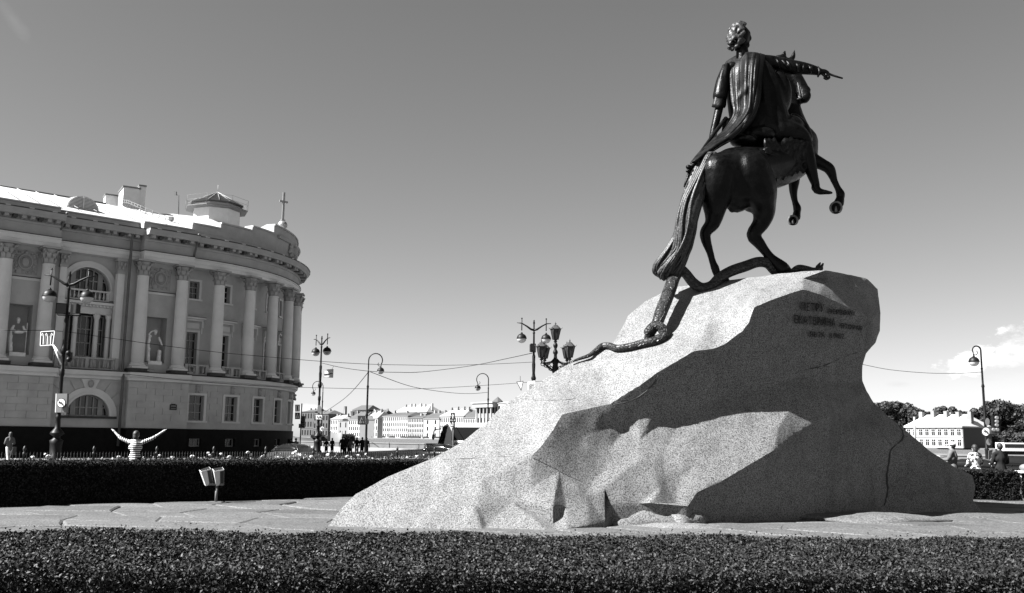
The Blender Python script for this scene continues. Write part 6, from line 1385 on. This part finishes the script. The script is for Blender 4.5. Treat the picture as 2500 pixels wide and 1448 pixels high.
m_ = MB(); m_.add([BM @ Vector(p) for p in ((1.75, -1.256, 1.72), (11.2, -1.256, 1.72), (11.2, -1.256, 2.85), (1.9, -1.256, 2.85), (1.45, -1.256, 2.7))], [(0, 1, 2, 3, 4)]); m_.build('side_window', M_GLASS, bt)
m_ = MB(); m_.add([BM @ Vector(p) for p in ((-.06, -1.25, 1.0), (-.06, 1.25, 1.0), (.13, 1.25, 1.62), (.74, 1.25, 2.93), (.74, -1.25, 2.93), (.13, -1.25, 1.62))], [(0, 5, 2, 1), (5, 4, 3, 2)]); m_.add([BM @ Vector(p) for p in ((-.05, -1.257, 1.0), (.75, -1.257, 1.2), (1.25, -1.257, 2.95), (.75, -1.257, 2.93), (.14, -1.257, 1.6))], [(0, 1, 2, 3, 4)]); m_.build('windscreen', M_GLASS, bt)
m_ = MB(); bbox(m_, 1.3, 1.75, -1.262, -1.250, 1.2, 2.9); m_.build('white_pillar', M_BUSW, bt); m_ = MB(); bbox(m_, -.04, 1.3, -1.262, -1.252, .4, 1.0); m_.build('lower_front_panel', M_CARD, bt)
for x in (2.2, 9.0):
    m_ = MB(); m_.lathe([(.48, -.15), (.5, -.1), (.5, .05), (.4, .08), (.2, .08)], BM @ Vector((x, -1.2, .5)), 16, True, BM.to_3x3() @ Vector((0, -1, 0))); w2_ = m_.build('wheel', M_TYRE, bt)
m_ = MB(); m_.tube([BM @ Vector((.4, -1.25, 2.7)), BM @ Vector((.0, -1.6, 2.6)), BM @ Vector((-.1, -1.65, 2.2))], .05, 5); m_.ball(BM @ Vector((-.1, -1.65, 2.0)), (.12, .12, .28), 8, 6); m_.build('wing_mirror', M_CARD, bt)
cu = bpy.data.curves.new('lettering', 'FONT'); cu.body = 'DO'; cu.size = .6; cu.shear = .25; cu.extrude = .004; cu.offset = .012; o_ = link(bpy.data.objects.new('lettering', cu)); me = bpy.data.meshes.new_from_object(o_.evaluated_get(bpy.context.evaluated_depsgraph_get())); bpy.data.objects.remove(o_)
for v in me.vertices: v.co = BM @ Vector((1.95+v.co.x, -1.262-v.co.z, 1.12+v.co.y))-bl
me.materials.append(M_SIGND); o_ = link(bpy.data.objects.new('lettering', me)); o_.parent = bt
# boats on the river
def hull(px0, px1, Y, zt, label, m, cabin=None, cat='boat', zb=-2.1, name='moored_boat'):
    a, b = at(px0, 1060, Y), at(px1, 1060, Y); L = b.x-a.x; c = Vector(((a.x+b.x)/2, Y, -2)); t = thing(name, c, label, cat); m_ = MB(); rows = []
    for u, w in ((-.5, .08), (-.44, .5), (-.3, .9), (0, 1), (.3, .95), (.44, .7), (.5, .3)):
        x = c.x+u*L; W2 = min(3, L*.12)*w; up_ = .35*(abs(u)*2)**3; rows.append([Vector((x, Y-W2, zt+up_)), Vector((x, Y-W2*.8, zb)), Vector((x, Y+W2*.8, zb)), Vector((x, Y+W2, zt+up_))])
    m_.grid(rows, True, True); m_.f += [tuple(range(4)), tuple(range(24, 28))]; m_.sm += [False]*2; m_.build('hull', m, t)
    if cabin:
        x0, x1, z1, mc = cabin; m_ = MB(); m_.box((c.x+(x0+x1)/2*L, Y, (zt+z1)/2), ((x1-x0)*L, 2.6, z1-zt)); cb_ = m_.build('cabin', mc, t); m_ = MB(); m_.box((c.x+(x0+x1)/2*L, Y-1.32, zt+(z1-zt)*.62), ((x1-x0)*L*.96, .04, (z1-zt)*.42)); m_.build('cabin_windows', M_GLASS, cb_)
    return t
hull(700, 806, 122, 1.35, 'long black barge moored beyond the quay, left of the pale rounded hull', M_SIGND, (.1, .35, 1.75, M_SIGND)); hull(806, 836, 126, 1.95, 'pale grey rounded hull moored beside the black barge', M_SIGNG); hull(830, 868, 128, 1.5, 'small dark boat moored right of the pale hull', M_SIGND, (-.3, .3, 1.9, M_SIGND))
hull(2428, 2560, 150, .55, 'long white river boat with a band of dark windows behind the right quay', M_SIGND, (-.42, .5, 1.85, M_BUSW), name='river_boat')
# ---------------------------------------------------------------- the far bank
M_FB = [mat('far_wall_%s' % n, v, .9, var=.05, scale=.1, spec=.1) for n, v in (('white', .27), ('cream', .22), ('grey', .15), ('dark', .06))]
M_FROOF = mat('far_roof_dark', .05, .8, var=.2, scale=.1); M_FROOF2 = mat('far_roof_pale', .26, .6, var=.15, scale=.1); M_FWIN = mat('far_window', .006, .6, var=0, spec=.1); M_FQ = mat('far_quay_granite', .10, .9, var=.15, scale=.05)
fb_ = MB(); FBK = [(-900, 1500), (-230, 830), (-135, 690), (0, 545), (60, 380), (105, 262), (190, 215), (420, 120)]
pts = [Vector((x, y, 0)) for x, y in FBK]; far = [Vector((420+2600, 120+1600, 0)), Vector((-900, 3200, 0))]
fb_.prism([(p.x, p.y) for p in pts+far], -3, .45); struct(fb_, 'far_bank', M_FQ)
def block(px0, px1, pyt, Y0, Y1, label, floors, nw, wall_m, roof_m, roof_h=2.2, dep=14, z0=.45, side=None, chim=0, door=True, wz=.5, name='far_building', group='buildings across the river', chim_w=1.2, winpart=False, cornice=True):
    """a block whose front runs from pixel px0 (Y0 m away) to px1 (Y1 m away), eaves at pyt"""
    a = at(px0, 1060, Y0); b = at(px1, 1060, Y1); a = Vector((a.x, Y0, z0)); b = Vector((b.x, Y1, z0)); d = (b-a); L = d.length; d.normalize(); n = Vector((d.y, -d.x, 0)); 
    if n.y > 0: n = -n
    H = at((px0+px1)/2, pyt, (Y0+Y1)/2).z-z0; t = thing(name, (a+b)/2, label, 'building', group)
    def q(u, w, z): return a+d*u-n*w+Vector((0, 0, z))
    def qb(mb, u0, u1, w0, w1, h0, h1): mb.hexa([q(u0, w0, h0), q(u1, w0, h0), q(u1, w1, h0), q(u0, w1, h0), q(u0, w0, h1), q(u1, w0, h1), q(u1, w1, h1), q(u0, w1, h1)])
    m_ = MB(); qb(m_, 0, L, 0, dep, 0, H); m_.build('wall', wall_m, t)
    if cornice: m_ = MB(); qb(m_, -.3, L+.3, -.5, dep+.3, H, H+.35); qb(m_, 0, L, -.18, -.002, H/floors*1.02, H/floors*1.02+.25); m_.build('cornice', wall_m, t)
    H2 = H+.35; rf_ = MB(); e = min(dep/2, L/4)*.9
    rf_.add([q(-.4, -.6, H2), q(L+.4, -.6, H2), q(L+.4, dep+.4, H2), q(-.4, dep+.4, H2), q(e*.6, dep/2, H2+roof_h), q(L-e*.6, dep/2, H2+roof_h)], [(0, 1, 5, 4), (1, 2, 5), (2, 3, 4, 5), (3, 0, 4), (0, 3, 2, 1)]); ro_ = rf_.build('roof', roof_m, t)
    R = random.Random(int(px0*7+pyt))
    for k in range(chim): u = L*(k+.5+R.uniform(-.3, .3))/chim; m_ = MB(); qb(m_, u, u+chim_w, dep*.35, dep*.35+1.2, H2+roof_h*.3, H2+roof_h+.5+R.uniform(0, .8)); m_.build('chimney', M_FB[R.choice((1, 2))], ro_)
    fh = H/floors; ws = MB(); 
    for f in range(floors):
        for k in range(nw):
            u = L*(k+.5)/nw; w = L/nw*wz*(.62 if winpart else .95); z0_ = fh*f+fh*.22; z1_ = fh*f+fh*.82
            if winpart:
                fr = MB(); qb(fr, u-w/2-.18, u+w/2+.18, -.12, -.004, z0_-.18, z1_+.22); fo_ = fr.build('window', wall_m, t); m_ = MB(); qb(m_, u-w/2, u+w/2, -.135, -.122, z0_, z1_); m_.build('pane', M_FWIN, fo_)
                m_ = MB(); qb(m_, u-.05, u+.05, -.155, -.137, z0_, z1_); qb(m_, u-w/2, u+w/2, -.155, -.137, z0_+(z1_-z0_)*.62, z0_+(z1_-z0_)*.68); m_.build('glazing_bar', wall_m, fo_)
            else: qb(ws, u-w/2, u+w/2, -.06, .01, z0_, z1_)
    if not winpart: ws.build('windows', M_FWIN, t, kind='stuff')
    return t, q, qb, L, H
block(735, 768, 1006, 790, 770, 'dark low building far left behind the traffic light', 3, 5, M_FB[3], M_FROOF, 2, 14, chim=3)
block(764, 800, 1012, 760, 740, 'dark grey building behind the tall lamp across the river', 3, 5, M_FB[3], M_FROOF, 3, 14, chim=2)
block(798, 836, 1024, 745, 725, 'low pale building with a bright roof left of the blank grey wall', 3, 9, M_FB[0], M_FROOF2, 3.2, 14, chim=3)
block(824, 850, 1028, 722, 712, 'blank grey flat fronted building across the river', 2, 2, M_FB[2], M_FROOF, 1, 20, cornice=False, wz=.2)
block(850, 891, 1025, 705, 690, 'pale three storey house left of the crook lamp across the river', 3, 8, M_FB[0], M_FROOF, 5.5, 14, chim=2)
block(893, 921, 1022, 690, 680, 'pale three storey house right of the crook lamp across the river', 3, 5, M_FB[0], M_FROOF2, 5, 14, chim=2); block(921, 933, 1026, 682, 690, 'narrow house side in painted grey shade left of the long four storey building', 3, 2, M_FB[2], M_FROOF, 3, 14)  # the narrow house side has its shade put into grey walls
block(934, 995, 1017, 672, 650, 'long white four storey building with three rows of tall windows', 4, 13, M_FB[0], M_FROOF, 3, 20, chim=2); block(962, 1040, 1008, 705, 685, 'tall building with a steep pale gable roof behind the long white one', 4, 10, M_FB[1], M_FROOF2, 5.5, 18, chim=6, cornice=False)
block(996, 1033, 1021, 650, 640, 'pale building with an arched centre right of the long white one', 4, 9, M_FB[1], M_FROOF, 2, 16, chim=2)
block(1034, 1072, 1023, 638, 628, 'blank bright white building wall with a slanting dark roof', 3, 2, M_FB[0], M_FROOF, 5, 18, chim=3, wz=.2)
block(1074, 1132, 1017, 628, 612, 'white building behind the arrow sign post', 3, 13, M_FB[0], M_FROOF2, 5, 18, chim=4); block(1132, 1166, 1021, 612, 604, 'low white wing with a dark roof left of the columned portico', 3, 8, M_FB[0], M_FROOF, 5, 16, chim=1)
block(858, 896, 1002, 760, 750, 'tall dark block with a sloping roof rising behind the row', 4, 5, M_FB[3], M_FROOF, 4, 16, cornice=False); block(900, 940, 1012, 740, 735, 'dark distant roofs behind the pale houses', 3, 5, M_FB[3], M_FROOF, 3.5, 14, chim=3)
pt_, q, qb, L, H = block(1164, 1300, 985, 600, 560, 'white palace with a columned portico partly hidden by the crook lamp and boulder', 3, 18, M_FB[0], M_FROOF2, 1.2, 22, chim=3, cornice=True)
for k in range(5): m_ = MB(); m_.lathe([(.75, 0), (.75, H*.30), (.62, H*.31), (.55, H*.85), (.8, H*.88), (.8, H*.9)], q(2.2+k*3.6, -2.2, 0), 10); m_.build('column', M_FB[0], pt_)
m_ = MB(); qb(m_, -.5, 19.5, -3.6, -.01, H*.9, H+.3); m_.build('portico_entablature', M_FB[0], pt_); m_ = MB(); qb(m_, 0, 18.5, -.05, -.004, H*.32, H*.88); m_.build('portico_painted_shade', M_FB[2], pt_); m_ = MB(); qb(m_, -1, 20.2, -4.4, 1, H+.31, H+1.0); m_.build('portico_cornice', M_FB[0], pt_)  # shade behind the columns is painted as a grey sheet on the wall
m_ = MB(); c = q(13, 6, H+1); m_.lathe([(3.6, 0), (3.2, .8), (.1, 3.6)], c, 8, False); m_.build('roof_lantern', M_FROOF, pt_)
def stack(px, pyt, w, Y, label): a = at(px, 1060, Y); z = at(px, pyt, Y).z; m_ = MB(); m_.lathe([(w, .4), (w*.8, z)], (a.x, Y, 0), 10); o = m_.build('factory_chimney', M_SIGND, loc=(a.x, Y, .4)); prop(o, label, 'chimney')
stack(841, 992, 1.6, 820, 'tall thin dark factory chimney on the skyline'); stack(856.5, 1004, 1.4, 820, 'shorter thin dark chimney right of the tall one on the skyline')
# low street furniture of the far quay: cars and lamps
fc = MB(); fc.box((0, 0, .6), (4.2, 1.8, .7)); fc.prism([(-1.5, .95), (1.5, .95), (.9, 1.5), (-1.0, 1.5)], -.75, .75, Matrix.Rotation(PI/2, 4, 'X')); f0 = fc.build('far_car', M_SIGND); f0d = f0
spots = [(934, 676), (957, 660), (985, 655), (1000, 648), (1008, 645), (1020, 642), (1040, 638), (1062, 630), (1070, 628), (1085, 622), (780, 765), (905, 695)]
for i, (px, Y) in enumerate(spots):
    o = f0 if i == 0 else link(f0.copy()); Y -= 10; p = at(px, 1060, Y); o.location = (p.x, Y, .45); o.rotation_euler = (0, 0, -.6); prop(o, 'tiny parked car at the foot of the buildings across the river', 'car', 'cars on the far quay')
fl_ = MB(); fl_.tube([(0, 0, 0), (0, 0, 8)], .12, 5); fl_.tube([(-1.2, 0, 7.6), (0, 0, 8), (1.2, 0, 7.6)], .1, 5); fl_.ball((-1.2, 0, 7.4), .3, 6, 5); fl_.ball((1.2, 0, 7.4), .3, 6, 5); l0 = fl_.build('far_street_lamp', M_SIGND)
for i, (px, Y) in enumerate(((948, 655), (1006, 635), (1058, 615), (1077, 610), (816, 730))):
    o = l0 if i == 0 else link(l0.copy()); p = at(px, 1060, Y); o.location = (p.x, Y, .45); prop(o, 'tiny two globe lamp on the far quay', 'street lamp', 'lamps on the far quay')
# right: yellow-white mansion and trees
rt, q, qb, L, H = block(2212, 2350, 1044, 264, 250, 'white two storey mansion with a bright hipped roof, right of the boulder', 2, 9, M_FB[0], M_ROOF, 3.3, 13, chim=5, winpart=True, wz=.85, z0=.4, group='buildings on the right bank', chim_w=1.0)
m_ = MB(); qb(m_, L+.02, L+.3, -.1, 13, 0, H*.98); m_.build('painted_shade_side', M_FB[3], rt)  # the side wall's shade is put into a dark slab
m_ = MB(); a = at(2234, 1060, 248); m_.tube([(a.x, 248, .4), (a.x, 248, at(2236, 1018, 248).z)], .25, 6); o = m_.build('white_mast', M_FB[0], loc=(a.x, 248, .4)); prop(o, 'short white mast in front of the mansion roof at its left', 'mast')
block(2352, 2385, 1042, 272, 285, 'low dark annex right of the white mansion', 2, 4, M_FB[2], M_FROOF2, 2.6, 12, chim=1, z0=.4, group='buildings on the right bank'); block(2440, 2560, 1046, 285, 300, 'dark house glimpsed under the trees at the right edge', 2, 9, M_FB[3], M_FROOF, 2, 12, z0=.4, group='buildings on the right bank')
def tree(px, Y, pyt, wpx, label, seed, z0=.4, zb=None, n=7000, conic=False, base=1078):
    rg = np.random.default_rng(seed); a = at(px, 1060, Y); top = at(px, pyt, Y).z; rad = wpx/2*Y/FPX; t = thing('leafy_tree', (a.x, Y, z0), label, 'tree', 'trees across the water' )
    m_ = MB(); tr = max(.3, rad*.07); m_.tube([(a.x, Y, z0), (a.x+.2, Y, z0+(top-z0)*.35), (a.x-.1, Y, z0+(top-z0)*.6)], [tr, tr*.75, tr*.4], 8)
    for k in range(5): an = k*1.3+seed; m_.tube([(a.x, Y, z0+(top-z0)*(.3+.06*k)), (a.x+rad*.5*math.cos(an), Y+rad*.5*math.sin(an), z0+(top-z0)*(.55+.07*k))], [tr*.45, tr*.15], 6)
    m_.build('trunk', M_BARK, t); zl = zb if zb is not None else z0+(top-z0)*.16; cz = (top+zl)/2; hz_ = (top-zl)/2; cl = []
    nc = 42
    for k in range(nc):
        d = rg.normal(size=3); d /= np.linalg.norm(d); r = rg.uniform(.35, .92)
        s = (1-(d[2]*r+1)/2*.75) if conic else 1
        cl.append((a.x+d[0]*r*rad*s*1.05, Y+d[1]*r*rad*s*.9, cz+d[2]*r*hz_*.86, rg.uniform(.12, .30)*rad))
    P_ = []; N_ = []
    for (x, y, z, r) in cl:
        m2 = n//nc; d = rg.normal(size=(m2, 3)); d /= np.linalg.norm(d, axis=1)[:, None]; rr = r*rg.uniform(.72, 1.08, (m2, 1)); P_.append(np.array([x, y, z])+d*rr*np.array([1, 1, .8])); N_.append(d)
    leaves('crown', np.concatenate(P_), np.concatenate(N_), rad*.11+.12, rad*.075+.08, M_TREE, t, rg, .5, kind='stuff'); return t
for i, (px, Y, pyt, w, lb) in enumerate(((2165, 300, 968, 78, 'dark round tree touching the right slope of the boulder'), (2215, 300, 975, 84, 'dark tree second right of the boulder behind the mansion'), (2258, 296, 978, 72, 'dark tree above the left roof corner of the mansion'),
    (2312, 300, 984, 66, 'smaller tree with a pale gap above the mansion roof'), (2352, 300, 988, 60, 'tree above the right chimneys of the mansion'), (2390, 290, 990, 60, 'tree directly behind the right crook lamp'), (2440, 286, 964, 96, 'tallest broad tree right of the crook lamp'), (2510, 286, 966, 90, 'tree cut by the right edge of the photo'),
    (2400, 272, 1030, 60, 'low bushy tree under the crook lamp, right of the mansion'), (2465, 270, 1062, 90, 'low dark shrub row in front of the trees at the right'), (2530, 268, 1060, 80, 'low dark shrub at the far right border'), (2404, 262, 1064, 70, 'dark clipped shrubs right of the mansion wall'))):
    tree(px, Y, pyt, w*1.35, lb, i+3, zb=(.6 if pyt > 1020 else None))
tree(820, 790, 998, 24, 'lone dark pine on the skyline left of the factory chimneys', 40, conic=True, n=2600)
g=MB(); g.box((0,0,-.5),(3000,3000,1)); g.build('ground',M_FLAG)
